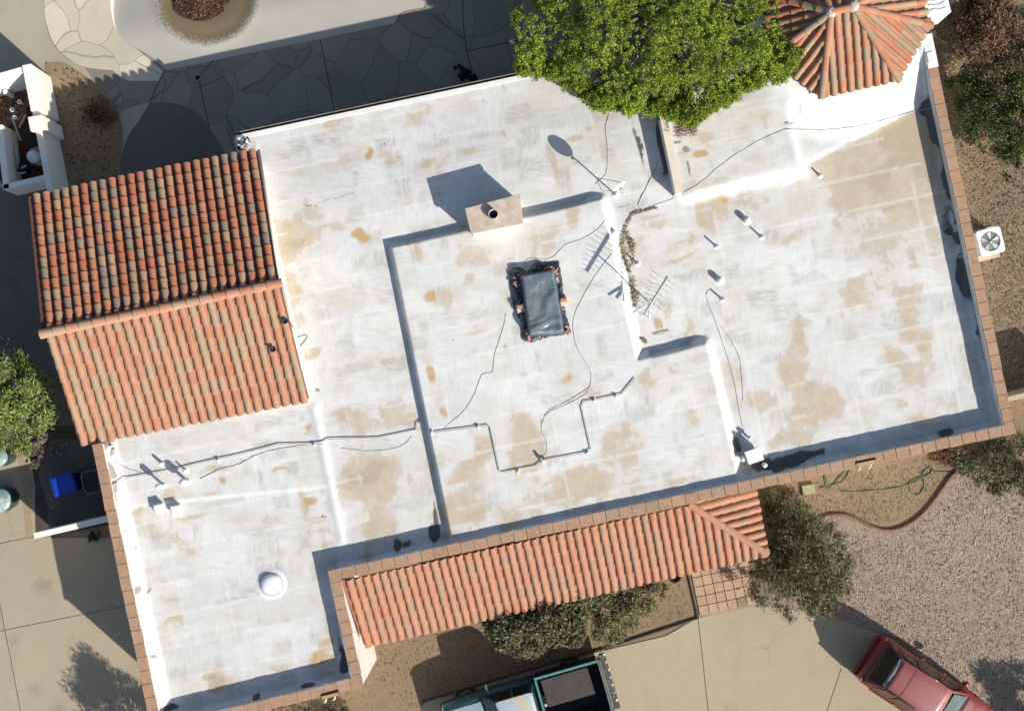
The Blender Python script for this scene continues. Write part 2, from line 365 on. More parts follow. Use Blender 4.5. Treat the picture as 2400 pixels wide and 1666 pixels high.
# pool basin: plaster walls and a floor that dips to a bowl
mb = MB(); rim = PP(pool_rim)
for a, b in zip(rim, rim[1:]+rim[:1]):
    mb.add([(a[0], a[1], .014), (b[0], b[1], .014), (b[0], b[1], -1.2), (a[0], a[1], -1.2)], [(0,1,2,3)])
struct(mb.build('pool_wall', simple('pool_white_plaster', (.74,.73,.69), (.66,.64,.6), 2, .9)))
gx = np.linspace(P(230,0)[0], P(1050,0)[0], 150); gy = np.linspace(P(0,180)[1], P(0,-160)[1], 70)
X, Y = np.meshgrid(gx, gy)
r0 = np.array(P(392,166)); dS = (X-r0[0])*VX[0] + (Y-r0[1])*VX[1]
cb = P(487, 6, -.3); rb = np.hypot((X-cb[0])/1.0, (Y-cb[1])/.88)
edge = -sdf(rim, X, Y)
Z = -.012 - .40*sstep(1.1, 3.6, np.maximum(dS, 0))
Z -= .07*(1 - sstep(1.2, 1.75, rb)) ; Z -= .05*(1-sstep(.3, 1.3, rb)) ; Z += .02*np.exp(-((rb-1.72)/.16)**2)
wst = segd(P(259,-100), P(259,10), X, Y)
vs = np.stack([X, Y, Z], -1).reshape(-1, 3); nx = X.shape[1]; ny = X.shape[0]
idx = np.arange(nx*ny).reshape(ny, nx)
def gridfaces(mask=None, ny=ny, nx=nx):
    idx = np.arange(nx*ny).reshape(ny, nx)
    f = np.stack([idx[:-1,:-1], idx[:-1,1:], idx[1:,1:], idx[1:,:-1]], -1)
    if mask is not None:
        k = mask[:-1,:-1] & mask[:-1,1:] & mask[1:,1:] & mask[1:,:-1]; return f[k]
    return f.reshape(-1, 4)
def gridmesh(name, V, F, mats, parent=None, attrs=None, smooth=True):
    used = np.unique(F); mp = np.full(len(V), -1); mp[used] = np.arange(len(used))
    V = V[used]; F = mp[F]
    me = bpy.data.meshes.new(name); me.vertices.add(len(V)); me.vertices.foreach_set('co', V.astype(np.float32).ravel())
    me.loops.add(F.size); me.loops.foreach_set('vertex_index', F.ravel().astype(np.int32))
    me.polygons.add(len(F)); me.polygons.foreach_set('loop_start', np.arange(0, F.size, F.shape[1], dtype=np.int32))
    me.polygons.foreach_set('use_smooth', np.full(len(F), smooth))
    for m_ in (mats if isinstance(mats, (list, tuple)) else [mats]): me.materials.append(m_)
    for k, a in (attrs or {}).items():
        at = me.attributes.new(k, 'FLOAT', 'POINT'); at.data.foreach_set('value', a.ravel()[used].astype(np.float32))
    me.update(calc_edges=True); return link(name, me, parent)
pm = NT('pool_floor_plaster'); at = pm.n('ShaderNodeAttribute'); at.attribute_name = 'scum'
c = pm.mix(pm.ramp(pm.noise(pm.pos(), .35, 6, .6), [(.3, 0), (.7, 1)]), (.42,.39,.335), (.34,.33,.30))
nz = pm.noise(pm.pos(), 12, 5, .7)
k = pm.ramp(pm.math('ADD', at.outputs['Fac'], pm.math('MULTIPLY', pm.math('SUBTRACT', nz, .5), .35)), [(.45, 0), (.55, 1)])
sc_ = pm.mix(pm.ramp(pm.noise(pm.pos(), 30, 4, .75), [(.3, 0), (.7, 1)]), (.24,.18,.105), (.12,.09,.05))
pm.col(pm.mix(k, c, sc_))
struct(gridmesh('pool_floor', vs, gridfaces(), pm.mat, attrs={'scum': 1.0 - .5*rb/1.66}))

# ---------------------------------------------------------------- the house
hc = P(1300, 700)
house = thing('house', 'white flat-roofed house with terracotta tiled wings, porch roof and corner turret', 'house', (hc[0], hc[1], 0))
ZR, ZB, ZC = 2.95, 3.23, 3.43       # lower roof, raised roof, coping
EW = [P(*q, ZC) for q in ((229,1052),(368,1714),(838,1598),(783,1347),(2366,1006),(2186,163))]
Wc, SWc, SEc, NIc, SErc, NEc = EW
NWn, NEn = P(548, 322, ZR), P(2150, -18, ZR)
NEtop = P(2150, 0, ZC)
outline = [Wc, SWc, SEc, NIc, SErc, NEtop, NEn, NWn, P(620,670,ZR), P(688,920,ZR), P(235,1012,ZR)]
raised = [P(*q, ZB) for q in ((917,580),(1410,468),(1492,846),(1655,806),(1733,1140),(1066,1300))]

step = .05
cu = [np.dot(p, UX) for p in outline]; cv = [np.dot(p, VX) for p in outline]
U, V = np.meshgrid(np.arange(min(cu)-.1, max(cu)+.1, step), np.arange(min(cv)-.1, max(cv)+.1, step))
X = U*UX[0] + V*VX[0]; Y = U*UX[1] + V*VX[1]
PXx = NX + X*PPM*H/(H-ZR); PYy = NY - Y*PPM*H/(H-ZR)        # photo position of each roof point
rng = np.random.default_rng(3)
def vnoise(scale, seed, oct=4):
    out = np.zeros(X.shape); amp = 1; tot = 0
    for o in range(oct):
        r = np.random.default_rng(seed+o*17); n = 256; g = r.random((n, n))
        fx = (U*scale*2**o) % n; fy = (V*scale*2**o) % n; ix = fx.astype(int) % n; iy = fy.astype(int) % n; tx = fx-np.floor(fx); ty = fy-np.floor(fy)
        tx = tx*tx*(3-2*tx); ty = ty*ty*(3-2*ty)
        a = g[iy, ix]*(1-tx)+g[iy, (ix+1) % n]*tx; b = g[(iy+1) % n, ix]*(1-tx)+g[(iy+1) % n, (ix+1) % n]*tx
        out += amp*(a*(1-ty)+b*ty); tot += amp; amp *= .5
    return out/tot
mask = sdf(outline, X, Y) < .06
sr = sdf(raised, X, Y)
# steep on the west and north, a wider cant on the east
east = np.minimum(segd(raised[1], raised[2], X, Y), segd(raised[3], raised[4], X, Y))
wid = np.where(east < .45, .27, .1)
zf = ZR + (ZB-ZR)*np.clip(1 - sr/wid, 0, 1)
# cants at the parapets
dW = segd(Wc, SWc, X, Y); zf = np.maximum(zf, ZR + .26*np.clip(1-(dW-.15)/.28, 0, 1))
for a, b in ((SWc, SEc), (SEc, NIc), (NIc, SErc), (SErc, NEtop)):
    d = segd(a, b, X, Y); zf = np.maximum(zf, ZR + .12*np.clip(1-(d-.15)/.13, 0, 1))
    if a is NIc: zf = np.maximum(zf, np.where(sr < 0, ZB + .1*np.clip(1-(d-.15)/.12, 0, 1), 0))
# low ridge across the garage roof, and the hump round the turret
dg = segd(P(738,955,ZR), P(803,1262,ZR), X, Y); sg = (X-P(738,955,ZR)[0])*UX[0] + (Y-P(738,955,ZR)[1])*UX[1]
zf += .045*np.exp(-(dg/.14)**2)
TC = P(1966, 42, 3.6); dt = np.hypot(X-TC[0], Y-TC[1])
zf += .50*(1-sstep(2.3, 3.7, dt))
zf += .03*np.exp(-(segd(P(1840,250,ZR), P(1875,400,ZR), X, Y)/.2)**2)
la = np.array(P(1600,470,ZR)); ld = (X-la[0])*VX[0]+(Y-la[1])*VX[1]; lu = (X-la[0])*UX[0]+(Y-la[1])*UX[1]
zf += .12*sstep(-.25, .25, ld)*(1-sstep(.3, 4.5, ld))*sstep(-.1, .5, lu)*(1-sstep(3.3, 5.0, lu))
dN = -((X-NWn[0])*VX[0]+(Y-NWn[1])*VX[1]); zf -= .24*(1-sstep(0, 3.4, dN))*(1-sstep(11.0, 13.0, (X-NWn[0])*UX[0]+(Y-NWn[1])*UX[1]))
zf += .02*(vnoise(.5, 5)-.5) + .008*(vnoise(4, 9)-.5)

cq = np.random.default_rng(77); cgu = cq.normal(size=(400, 400)); cgv = cq.normal(size=(400, 400))
ci = np.floor((V-V.min())/.62+.25*(vnoise(1.2, 50)-.5)).astype(int) % 400; cj = np.floor((U-U.min())/.85+.37*ci+.25*(vnoise(1.2, 60)-.5)).astype(int) % 400
wx = (vnoise(.9, 21, 5)-.5)*120 + cgu[ci, cj]*9; wy = (vnoise(.9, 31, 5)-.5)*120 + cgv[ci, cj]*9
def blobs(lst, soft=.55):
    F = np.zeros(X.shape)
    for q in lst:
        cx, cy, rx, ry, s = q[:5]; rot = R(q[5]) if len(q) > 5 else R(12)
        kx = min(1, rx/40); ky = min(1, ry/40); kk = min(1, .12+.95*min(kx, ky))
        dx = PXx-cx+wx*kk; dy = PYy-cy+wy*kk
        a = dx*math.cos(rot)-dy*math.sin(rot); b = dx*math.sin(rot)+dy*math.cos(rot)
        d = ((np.abs(a)/rx)**2.4 + (np.abs(b)/ry)**2.4)**(1/2.4)
        F = np.maximum(F, s*np.clip(1.5-d, 0, 1.0))
    return F
tan = blobs([(700,560,72,85,.62),(705,575,38,42,.9),(655,700,40,70,.6),(660,640,28,50,.7),(790,520,60,32,.5),(765,545,45,30,.45),(735,470,28,40,.5),(795,840,55,30,.35),(880,820,50,30,.45),(720,830,25,18,.6),
 (1110,592,42,32,.52),(1270,580,95,42,.5),(1180,615,60,24,.42),(1345,515,42,42,.6),(1670,500,62,52,.66),(1530,520,28,32,.5),(1605,560,40,20,.45),(1440,350,40,60,.3),(1320,390,42,55,.3),
 (872,1130,72,68,.75),(868,1112,45,30,1.0),(885,1230,42,62,.62),(992,1080,38,58,.4),(830,975,62,42,.6),(940,965,72,30,.55),(885,975,25,20,.5),(990,1000,20,30,.3),
 (1108,1078,38,58,.66),(1217,1048,46,62,.7),(1085,1205,55,75,.72),(1120,1135,20,30,.5),(1215,1200,42,52,.6),(1350,1140,80,62,.72),(1290,1160,60,32,.55),(1450,1040,36,62,.6),(1465,1010,14,38,.7),(1420,1080,18,24,.5),(1480,1125,58,34,.48),(1570,1115,26,30,.5),(1620,1105,22,24,.42),(1350,990,40,22,.3),
 (1605,975,24,42,.48),(1560,890,62,40,.38),(1745,870,36,62,.45),(1720,910,22,80,.4),(1640,795,30,60,.35),
 (1880,905,54,88,.78),(1915,955,70,62,.74),(1876,970,60,62,.75),(1885,810,24,46,.68),(1900,1020,60,32,.5),(2130,745,42,110,.6),(2120,850,46,55,.6),(2165,880,50,26,.45),(2045,560,60,70,.5),(2060,640,40,80,.45),
 (2060,400,180,95,.85,15),(2130,320,100,95,1.05,30),(2110,400,110,60,.95,15),(2010,350,80,45,.8,25),(2150,470,90,60,.62),(1985,440,80,62,.56),(1920,400,60,34,.62,25),(2200,540,30,90,.5),(2100,530,70,60,.5),(1800,400,60,30,.34),(1870,480,60,50,.4),(2000,560,60,60,.36),(1830,500,40,60,.34),(2190,260,40,30,.9,25),(1975,500,25,70,.5),
 (513,1583,34,27,1.0,-10),(400,1400,42,52,.36),(445,1262,34,34,.48),(390,1500,50,34,.36),(435,1610,26,42,.34),(750,1400,20,40,.36),(690,1320,32,52,.36),(590,1210,60,22,.3),(640,1300,30,40,.28),
 (1090,720,18,60,.32),(1180,880,40,30,.3),(1350,870,30,26,.42),(1050,900,36,46,.36),(1040,590,24,60,.32),(1500,690,26,40,.36),(1640,640,20,30,.4),(1545,745,30,50,.42),(1560,730,16,40,.5),(1230,260,70,22,.34),(1270,210,60,28,.4),(1720,260,60,30,.3),(1760,300,30,40,.36),(820,380,120,18,.3),(700,400,46,22,.35),(1990,760,26,60,.3),(1700,700,30,60,.28),(800,700,60,60,.32),(870,700,30,50,.3)])
rt = np.random.default_rng(12)
xt = [(rt.uniform(230, 2330), rt.uniform(190, 1650), rt.uniform(10, 46), rt.uniform(8, 34), rt.uniform(.3, .62)) for _ in range(230)]
tan = np.maximum(tan, blobs(xt))
ochre = blobs([(852,367,11,17,.95),(900,362,38,14,.55),(783,377,52,12,.5),(694,398,26,12,.4),(843,556,13,17,.9),(1003,713,18,19,.95),(1016,868,13,24,.95),(1005,840,22,20,.45),(1060,975,13,15,.8),(1045,930,20,22,.42),(1641,363,30,11,.95),(1700,408,32,18,.45),(1712,405,9,16,.6),(1292,392,14,42,.6),(1320,395,38,34,.32),(1541,768,9,24,.85),(1682,470,42,9,.8,-15),(1735,478,22,12,.6),
 (656,1104,28,8,.72),(727,1164,20,9,.9),(513,1123,13,12,.85),(719,1000,9,13,.8),(490,1163,28,7,.55),(766,1284,12,12,.6),(750,1535,44,36,.72),(735,1530,16,26,.9),(1185,820,7,12,.7),(1155,790,40,8,.5),(1940,262,22,10,.95,8),(1990,270,60,6,.7,8),(1870,258,6,14,.9),(2072,262,5,7,.9),(1180,320,8,13,.8),(1175,330,14,20,.4),(1730,300,30,20,.35),(1790,280,22,22,.5),(1905,268,8,8,.8),(1720,700,20,24,.4),(1340,880,14,12,.7),(1790,460,10,12,.6),(1110,780,34,8,.6),(1190,705,12,24,.6),(1846,195,12,16,.8),(645,1270,24,18,.4),(1700,850,12,24,.5),(600,1110,30,16,.4)])
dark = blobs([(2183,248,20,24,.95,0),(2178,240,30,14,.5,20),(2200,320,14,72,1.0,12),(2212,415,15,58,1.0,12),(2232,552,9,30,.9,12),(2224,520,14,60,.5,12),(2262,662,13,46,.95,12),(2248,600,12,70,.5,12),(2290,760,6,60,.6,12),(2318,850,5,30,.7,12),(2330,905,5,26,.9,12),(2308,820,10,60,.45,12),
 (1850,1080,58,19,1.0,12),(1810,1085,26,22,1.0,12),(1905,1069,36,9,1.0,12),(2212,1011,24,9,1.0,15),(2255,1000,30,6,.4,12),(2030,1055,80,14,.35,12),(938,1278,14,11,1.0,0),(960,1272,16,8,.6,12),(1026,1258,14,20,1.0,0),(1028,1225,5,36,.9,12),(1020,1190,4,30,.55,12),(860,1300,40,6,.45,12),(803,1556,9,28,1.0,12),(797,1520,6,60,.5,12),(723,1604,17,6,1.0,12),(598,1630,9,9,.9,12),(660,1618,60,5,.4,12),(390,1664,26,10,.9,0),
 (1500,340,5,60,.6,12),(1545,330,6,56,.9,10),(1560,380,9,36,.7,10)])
brn = blobs([(262,1112,10,22,1.0,12),(268,1148,9,15,.95,12),(275,1170,5,10,.8,12),(278,1210,5,17,.75,12),(252,1060,12,18,1.0,-30),(298,1310,7,7,.6,0),(326,1380,5,12,.75,0),(345,1385,6,13,.65,0),(362,1535,8,5,.8,0),(326,1345,8,6,.5),(292,1245,7,5,.7),(314,1282,3,4,.8),(757,1205,4,6,.8),(764,1208,3,6,.8),(897,336,4,4,.9),(740,915,7,5,.8,0),(1460,480,30,4,.6,10),(1475,510,3,30,.6,-30),(1605,350,6,10,.9),(1612,400,4,30,.7,12),(1590,330,12,5,.8),(2200,175,6,12,.6),(2160,120,8,4,.9,-25),(2068,262,5,5,.6),(1842,293,7,7,.9),(1880,265,30,3,.5,10),(1060,800,4,3,.8),(1130,230,4,3,.7),(725,478,20,3,.9,8),(800,455,70,2.5,.6,12),(985,640,6,50,.2,12)])
gry = np.zeros(X.shape)
for i in range(1100):          # roller and brush marks laid square to the building
    cx = rng.uniform(220, 2350); cy = rng.uniform(180, 1660); a = rng.uniform(6, 42); b = rng.uniform(5, 30)
    if rng.random() < .35: a *= .35
    s_ = rng.uniform(.25, 1.0)
    u = (PXx-cx)*UX[0] - (PYy-cy)*UX[1]; v_ = (PXx-cx)*-VX[0] + (PYy-cy)*VX[1]
    qx = PXx-cx+wx*.09; qy = PYy-cy+wy*.09
    u = qx*math.cos(BA)-qy*math.sin(BA); v_ = qx*math.sin(BA)+qy*math.cos(BA)
    g = np.clip((a-np.abs(u))/9, 0, 1)*np.clip((b-np.abs(v_))/9, 0, 1)*s_
    gry = np.maximum(gry, g)
wht = np.zeros(X.shape)
for i in range(70):          # bright recoated bands
    cx = rng.uniform(220, 2350); cy = rng.uniform(180, 1660); a = rng.uniform(30, 130); b = rng.uniform(3, 9)
    if rng.random() < .45: a, b = b, a
    u = (PXx-cx)*math.cos(BA)-(PYy-cy)*math.sin(BA); v_ = (PXx-cx)*math.sin(BA)+(PYy-cy)*math.cos(BA)
    wht = np.maximum(wht, np.clip((a-np.abs(u))/4, 0, 1)*np.clip((b-np.abs(v_))/4, 0, 1)*rng.uniform(.1, .4))
vm = (V-V.min()+.05*vnoise(.4, 70)) % .98; um = (U-U.min()+.05*vnoise(.4, 71)) % 3.1
wht = np.maximum(wht, .55*np.clip(1-np.abs(vm-.5)/.06, 0, 1)*(vnoise(.6, 80) > .47)); wht = np.maximum(wht, .5*np.clip(1-np.abs(um-1.5)/.06, 0, 1)*(vnoise(.6, 90) > .5))
for a, b, wd in (((737,950),(803,1262),9),((1600,470),(1870,395),14),((1870,392),(2185,229),7),((1840,250),(1876,400),10),((905,640),(860,1180),0),((260,1190),(770,1140),5),((600,330),(650,650),6),((1640,1180),(700,1260),0)):  # white lines, among them sunlit ridges and slopes painted brighter
    if wd: wht = np.maximum(wht, np.clip(1.4-segd(P(*a,ZR),P(*b,ZR),X,Y)*76/wd, 0, 1))
tcl = np.hypot(PXx-1975, PYy-30); wht = np.maximum(wht, np.clip((300-tcl)/60, 0, 1)*np.clip((PYy - (392-(PXx-1870)*.52))/-18, 0, 1))  # sunlight on the slope below the turret, painted as white
wht = np.maximum(wht, np.clip((sr > 0)*(1-np.abs(east-.15)/.25), 0, 1))  # sun-facing east cant of the raised deck, its light painted white
wht = np.maximum(wht, np.clip(1-(dW-.15)/.4, 0, 1))  # sunlit cant inside the west parapet, brightness painted in
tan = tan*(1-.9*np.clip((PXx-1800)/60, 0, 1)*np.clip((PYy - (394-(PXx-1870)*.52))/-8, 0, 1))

def roof_material():
    m = NT('roof_coating')
    def at(n_): o = m.n('ShaderNodeAttribute'); o.attribute_name = n_; return o.outputs['Fac']
    p = m.pos(); pr = m.pos(-BA)
    n1 = m.noise(p, 2.6, 7, .68); n2 = m.noise(p, 9, 5, .7)
    st = m.noise(m.pos(-BA, (1.0, 6.0, 1)), 2.2, 5, .65)       # brush drag along the building
    st2 = m.noise(m.pos(-BA, (6.0, 1.0, 1)), 2.2, 5, .65)
    def msk(v, lo, hi, amp=.55, n_=None):
        return m.ramp(m.math('ADD', v, m.math('MULTIPLY', m.math('SUBTRACT', n_ or n1, .5), amp)), [(lo, 0), (hi, 1)])
    base = m.mix(m.ramp(m.noise(p, .5, 5, .6), [(.3, 0), (.7, 1)]), (.625,.625,.62), (.565,.56,.545))
    om = m.ramp(m.noise(pr, .8, 2, .5), [(.46, 0), (.54, 1)]); om2 = m.math('SUBTRACT', 1.0, om)
    base = m.mix(m.math('MULTIPLY', m.math('MULTIPLY', m.ramp(st, [(.45, 0), (.68, 1)]), om), .6), base, (.49,.465,.41))
    base = m.mix(m.math('MULTIPLY', m.math('MULTIPLY', m.ramp(st2, [(.47, 0), (.70, 1)]), om2), .6), base, (.48,.475,.45))
    base = m.mix(m.math('MULTIPLY', m.ramp(m.noise(m.pos(-BA, (1.0, 1.6, 1)), .62, 7, .72), [(.50, 0), (.68, 1)]), .5), base, (.51,.455,.375))
    # square patches of the roller
    vv = m.vor(m.pos(-BA, (.7, 1.5, 1)), 1.0, 'F1', 'Color', .9); sp = m.n('ShaderNodeSeparateColor'); m.l(vv, sp.inputs[0])
    base = m.mix(1.0, base, m.ramp(sp.outputs[0], [(0, .94), (1, 1.04)]), 'MULTIPLY')
    c = base
    gm = m.math('MULTIPLY', at('grey'), m.ramp(m.math('ADD', m.math('MULTIPLY', m.noise(m.pos(-BA, (1.2, 4.5, 1)), 2.6, 7, .75, .4), om), m.math('MULTIPLY', m.noise(m.pos(-BA, (4.5, 1.2, 1)), 2.6, 7, .75, .4), om2)), [(.38, 0), (.58, 1)]))
    c = m.mix(m.math('MULTIPLY', gm, .85), c, (.37,.355,.325))
    c = m.mix(m.math('MULTIPLY', msk(at('tan'), .15, .62, .6), .55), c, (.49,.41,.31))
    tt = m.mix(m.ramp(m.noise(p, 3.5, 5, .7), [(.35, 0), (.65, 1)]), (.42,.34,.25), (.49,.41,.315))
    c = m.mix(m.math('MULTIPLY', msk(at('tan'), .46, .62, .6), .85), c, tt)
    c = m.mix(m.math('MULTIPLY', msk(at('tan'), .82, .95, .3), .6), c, (.36,.30,.20))
    ringv = m.math('ADD', at('tan'), m.math('MULTIPLY', m.math('SUBTRACT', n1, .5), .6)); c = m.mix(m.math('MULTIPLY', m.ramp(ringv, [(.44, 0), (.49, 1), (.55, 0)]), .3), c, (.33,.27,.20))
    och = m.mix(m.ramp(n2, [(.35, 0), (.65, 1)]), (.46,.27,.085), (.40,.25,.12))
    c = m.mix(m.math('MULTIPLY', msk(at('ochre'), .25, .75, .75, m.noise(p, 12, 6, .8)), .55), c, (.46,.36,.23))
    c = m.mix(m.math('MULTIPLY', msk(at('ochre'), .5, .85, .8, m.noise(p, 16, 6, .8)), .75), c, och)
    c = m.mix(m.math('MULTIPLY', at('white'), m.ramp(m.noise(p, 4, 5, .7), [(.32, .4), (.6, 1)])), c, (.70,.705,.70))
    c = m.mix(m.math('MULTIPLY', msk(at('brown'), .45, .6, .6, n2), .8), c, (.20,.17,.135))
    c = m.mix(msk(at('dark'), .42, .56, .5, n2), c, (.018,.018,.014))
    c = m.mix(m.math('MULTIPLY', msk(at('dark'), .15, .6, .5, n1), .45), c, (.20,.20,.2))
    # specks of grit
    s_ = m.ramp(m.vor(p, 2.3), [(.012, 0), (.03, 1)]); c = m.mix(m.math('SUBTRACT', 1.0, m.math('MULTIPLY', s_, 1.0)), c, (.2,.18,.15))
    m.col(c); m.b.inputs['Roughness'].default_value = .62
    h = m.math('ADD', m.noise(p, 3, 5, .65), m.math('MULTIPLY', m.noise(p, 40, 3, .6), .12)); m.bump(h, .22, .03)
    return m.mat
M['roof'] = roof_material()
Vv = np.stack([X, Y, zf], -1).reshape(-1, 3)
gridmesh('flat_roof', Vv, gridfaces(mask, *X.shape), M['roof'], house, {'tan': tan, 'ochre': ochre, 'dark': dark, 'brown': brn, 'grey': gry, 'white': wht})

# walls with their parapets and saltillo coping
def seg_box(mb, a, b, wd, z0, z1, ext=0.0, mi=0, off=0.0):
    a = Vector((a[0], a[1], 0)); b = Vector((b[0], b[1], 0)); d = (b-a); L = d.length; d.normalize(); nrm = Vector((-d.y, d.x, 0))
    c = (a+b)/2 + nrm*off
    mb.box((c.x, c.y, z0), (L+2*ext, wd, z1-z0), math.atan2(d.y, d.x), mi)
wallm = NT('stained_stucco'); p_ = wallm.pos(); 
c = wallm.mix(wallm.ramp(wallm.noise(p_, 2, 6, .65), [(.3, 0), (.7, 1)]), (.70,.67,.61), (.60,.58,.54)); 
c = wallm.mix(wallm.ramp(wallm.noise(p_, 6, 6, .75), [(.66, 0), (.74, .7)]), c, (.1,.1,.1)); wallm.col(c); wallm.bump(wallm.noise(p_, 40), .3, .005)
M['wall'] = wallm.mat
def parapet(a, b, k, top=ZC-.045, tile=True, cop=True, wd=.26):
    mb = MB(); seg_box(mb, a, b, wd, 0, top - .003*k, wd/2-.002*k); mb.build('wall', M['wall'], house)
    if not cop: return
    mb = MB(); A = np.array(a); B = np.array(b); L = np.linalg.norm(B-A); d = (B-A)/L; n = max(1, round((L+.34)/.415)); ln = (L+.34)/n
    for i in range(n):
        c = A - d*.17 + d*ln*(i+.5); r_ = rnd.uniform(-.012, .012)
        mb.box((c[0]+d[1]*r_, c[1]-d[0]*r_, top+.002*k+rnd.uniform(0, .006)), (ln-rnd.uniform(.006,.022), .322+rnd.uniform(-.012,.012), .042), math.atan2(d[1], d[0])+rnd.uniform(-.02, .02))
    mb.build('coping', M['coping'], house, .006, 1)
    mb = MB(); seg_box(mb, a, b, .30, top-.001*k-.002, top+.028, .12-.004*k); mb.build('coping_mortar', M['mortar'], house)
parapet(Wc, SWc, 1); parapet(SWc, SEc, 2); parapet(SEc, NIc, 3); parapet(NIc, SErc, 4); parapet(SErc, NEc, 5)
parapet(NEc, NEtop, 6, ZC-.02, cop=False)
# plain walls on the north and beside the tiled wing
mb = MB(); seg_box(mb, P(575,335,ZR), NEn, .2, 0, ZR-.27, .05, off=-.2); mb.build('wall', M['wall'], house)
mb = MB(); seg_box(mb, NWn, NEn, .14, ZR-.38, ZR-.22, .0, off=0.03); mb.build('fascia', M['white_paint'], house)
mb = MB()
a = np.array(NWn)+VX*.1; b = np.array(NEn)+VX*.1
for o, w_, z0, z1, mi in ((.05, .09, ZR-.37, ZR-.36, 0), (.1, .018, ZR-.36, ZR-.26, 1), (.0, .012, ZR-.36, ZR-.26, 0)): seg_box(mb, a, b, w_, z0, z1, 0, mi, off=o)
mb.build('gutter', [M['black_plastic'], simple('gutter_lip', (.30,.26,.21), (.2,.17,.14), 3)], house)

# fin wall on the roof by the tree, cap and body
def low_wall(name, a, b, wd, z0, z1, cap, mats, ext=0):
    mb = MB(); seg_box(mb, a, b, wd, z0, z1-.02, ext, 0); seg_box(mb, a, b, wd+.02, z1-.02, z1, ext+.01, 1); return mb.build(name, mats, house)
low_wall('fin_wall', P(1592,452,3.5), P(1520,110,3.5), .20, ZR-.1, 3.5, .2, [M['wall'], M['cream']])
# chimney
ct = [P(*q, 3.95) for q in ((1089,489),(1219,454),(1226,524),(1104,549))]
cc = sum((Vector((*q, 0)) for q in ct), Vector())/4
def shrink(poly, d):
    return [((q[0]-cc.x)*d+cc.x, (q[1]-cc.y)*d+cc.y) for q in poly]
mb = MB(); mb.prism(shrink(ct, .94), ZR-.2, 3.86, 0); mb.prism(ct, 3.86, 3.95, 1)
ch = mb.build('chimney', [M['wall'], M['chimney_top']], house, .012, 2)
f0 = P3(1156,502,4.12); mb = MB(); mb.lathe((f0.x, f0.y, 3.94), [(.155,0),(.155,.2),(.13,.2),(.128,.02)], 24); mb.build('flue', simple('flue_metal', (.40,.38,.35), (.3,.28,.26), 8, .6), ch)
mb = MB(); mb.lathe((f0.x, f0.y, 3.955), [(.0,0),(.13,0)], 24); mb.build('flue_inside', M['dark'], ch)
# skylight dome
q = P3(634,1370,3.1); mb = MB(); mb.lathe((q.x, q.y, 2.93), [(.34,0),(.335,.08),(.32,.10),(.30,.13),(.24,.17),(.15,.195),(0,.205)], 40); mb.build('dome_skylight', simple('white_acrylic', (.74,.75,.76), (.72,.73,.74), 3, .25), house)
mb = MB(); mb.lathe((q.x, q.y, 2.94), [(.52,0),(.42,.03),(.36,.05)], 40); mb.build('dome_flashing', M['white_paint'], house)
# vent pipes
def vent(px, py, h, r=.032, cap=None, flash=.13, mat='dull_steel', zb=ZR):
    x, y = P(px, py, zb); mb = MB()
    mb.lathe((x, y, zb), [(r,0),(r,h),(r*.75,h),(r*.7,h-.05)], 12)
    if cap: mb.lathe((x, y, zb+h-.04), [(r,-.02),(cap,0),(cap,.17),(cap*.7,.2),(0,.22)], 16)
    v = mb.build('vent_pipe', M['white_metal'], house)
    mb = MB(); mb.lathe((x, y, zb-.01), [(flash,0),(flash*.6,.02),(r+.02,.05),(r,.06)], 18); mb.build('flashing', M['white_paint'], v)
for q in ((1679,578,.3),(1785,556,.3),(1693,702,.31),(1921,412,.27),(1494,618,.28)): vent(*q)
for q in ((1749,517,.1),(1686,657,.1),(1438,547,.09)): vent(q[0], q[1], .1, .06, .09, .2)
vent(384,1137,.42,.04,.09); vent(440,1128,.40,.05,.12); vent(436,1102,.26,.028,None); vent(381,1086,.1,.03,.05,.12)
# two square roof vents on the garage
for px in (377, 416):
    x, y = P(px, 1190 + (px-377)*.08, ZR); mb = MB()
    mb.box((x, y, ZR-.01), (.34,.34,.02), BA); mb.box((x, y, ZR), (.26,.26,.2), BA); mb.box((x, y, ZR+.2), (.32,.30,.035), BA, taper=.8)
    mb.build('roof_vent', M['white_metal'], house, .006)
# scuppers through the south parapet
for a_, b_ in (((2005,1087),(2053,1077)),((752,1632),(794,1621))):
    A = P3(*a_, ZC+.02); B = P3(*b_, ZC+.02); A.z = B.z = 0; mb = MB(); seg_box(mb, (A.x, A.y), (B.x, B.y), .16, ZC+.004, ZC+.012, 0, 0)
    sc = mb.build('scupper_slot', M['dark'], house)
    mb = MB(); seg_box(mb, (A.x, A.y), (B.x, B.y), .10, ZC+.0, ZC+.03, -.02, 0, off=-.045); mb.build('scupper_tile', simple('scupper_wood', (.46,.27,.13), (.38,.2,.1), 8), sc)
    for t in (.22, .72):
        mb = MB(); c = A.lerp(B, t); dn = Vector((.208*1, -.978, 0))
        mb.tube([(c.x, c.y, ZC-.02), (c.x+dn.x*.16, c.y+dn.y*.16, ZC-.03), (c.x+dn.x*.22-.05, c.y+dn.y*.22, ZC-.06), (c.x+dn.x*.24-.11, c.y+dn.y*.24, ZC-.1)], .022, 6); mb.build('scupper_bracket', M['white_paint'], sc)
# east corner cap: white block at top of the north-east parapet
mb = MB(); a = P(2188,158,ZC+.03); b = P(2172,80,ZC+.03); seg_box(mb, a, b, .33, ZC-.06, ZC+.03); mb.box((*P(2181,135,ZC+.05), ZC+.025), (.20,.34,.03), BA); mb.build('corner_cap', M['white_paint'], house, .02)

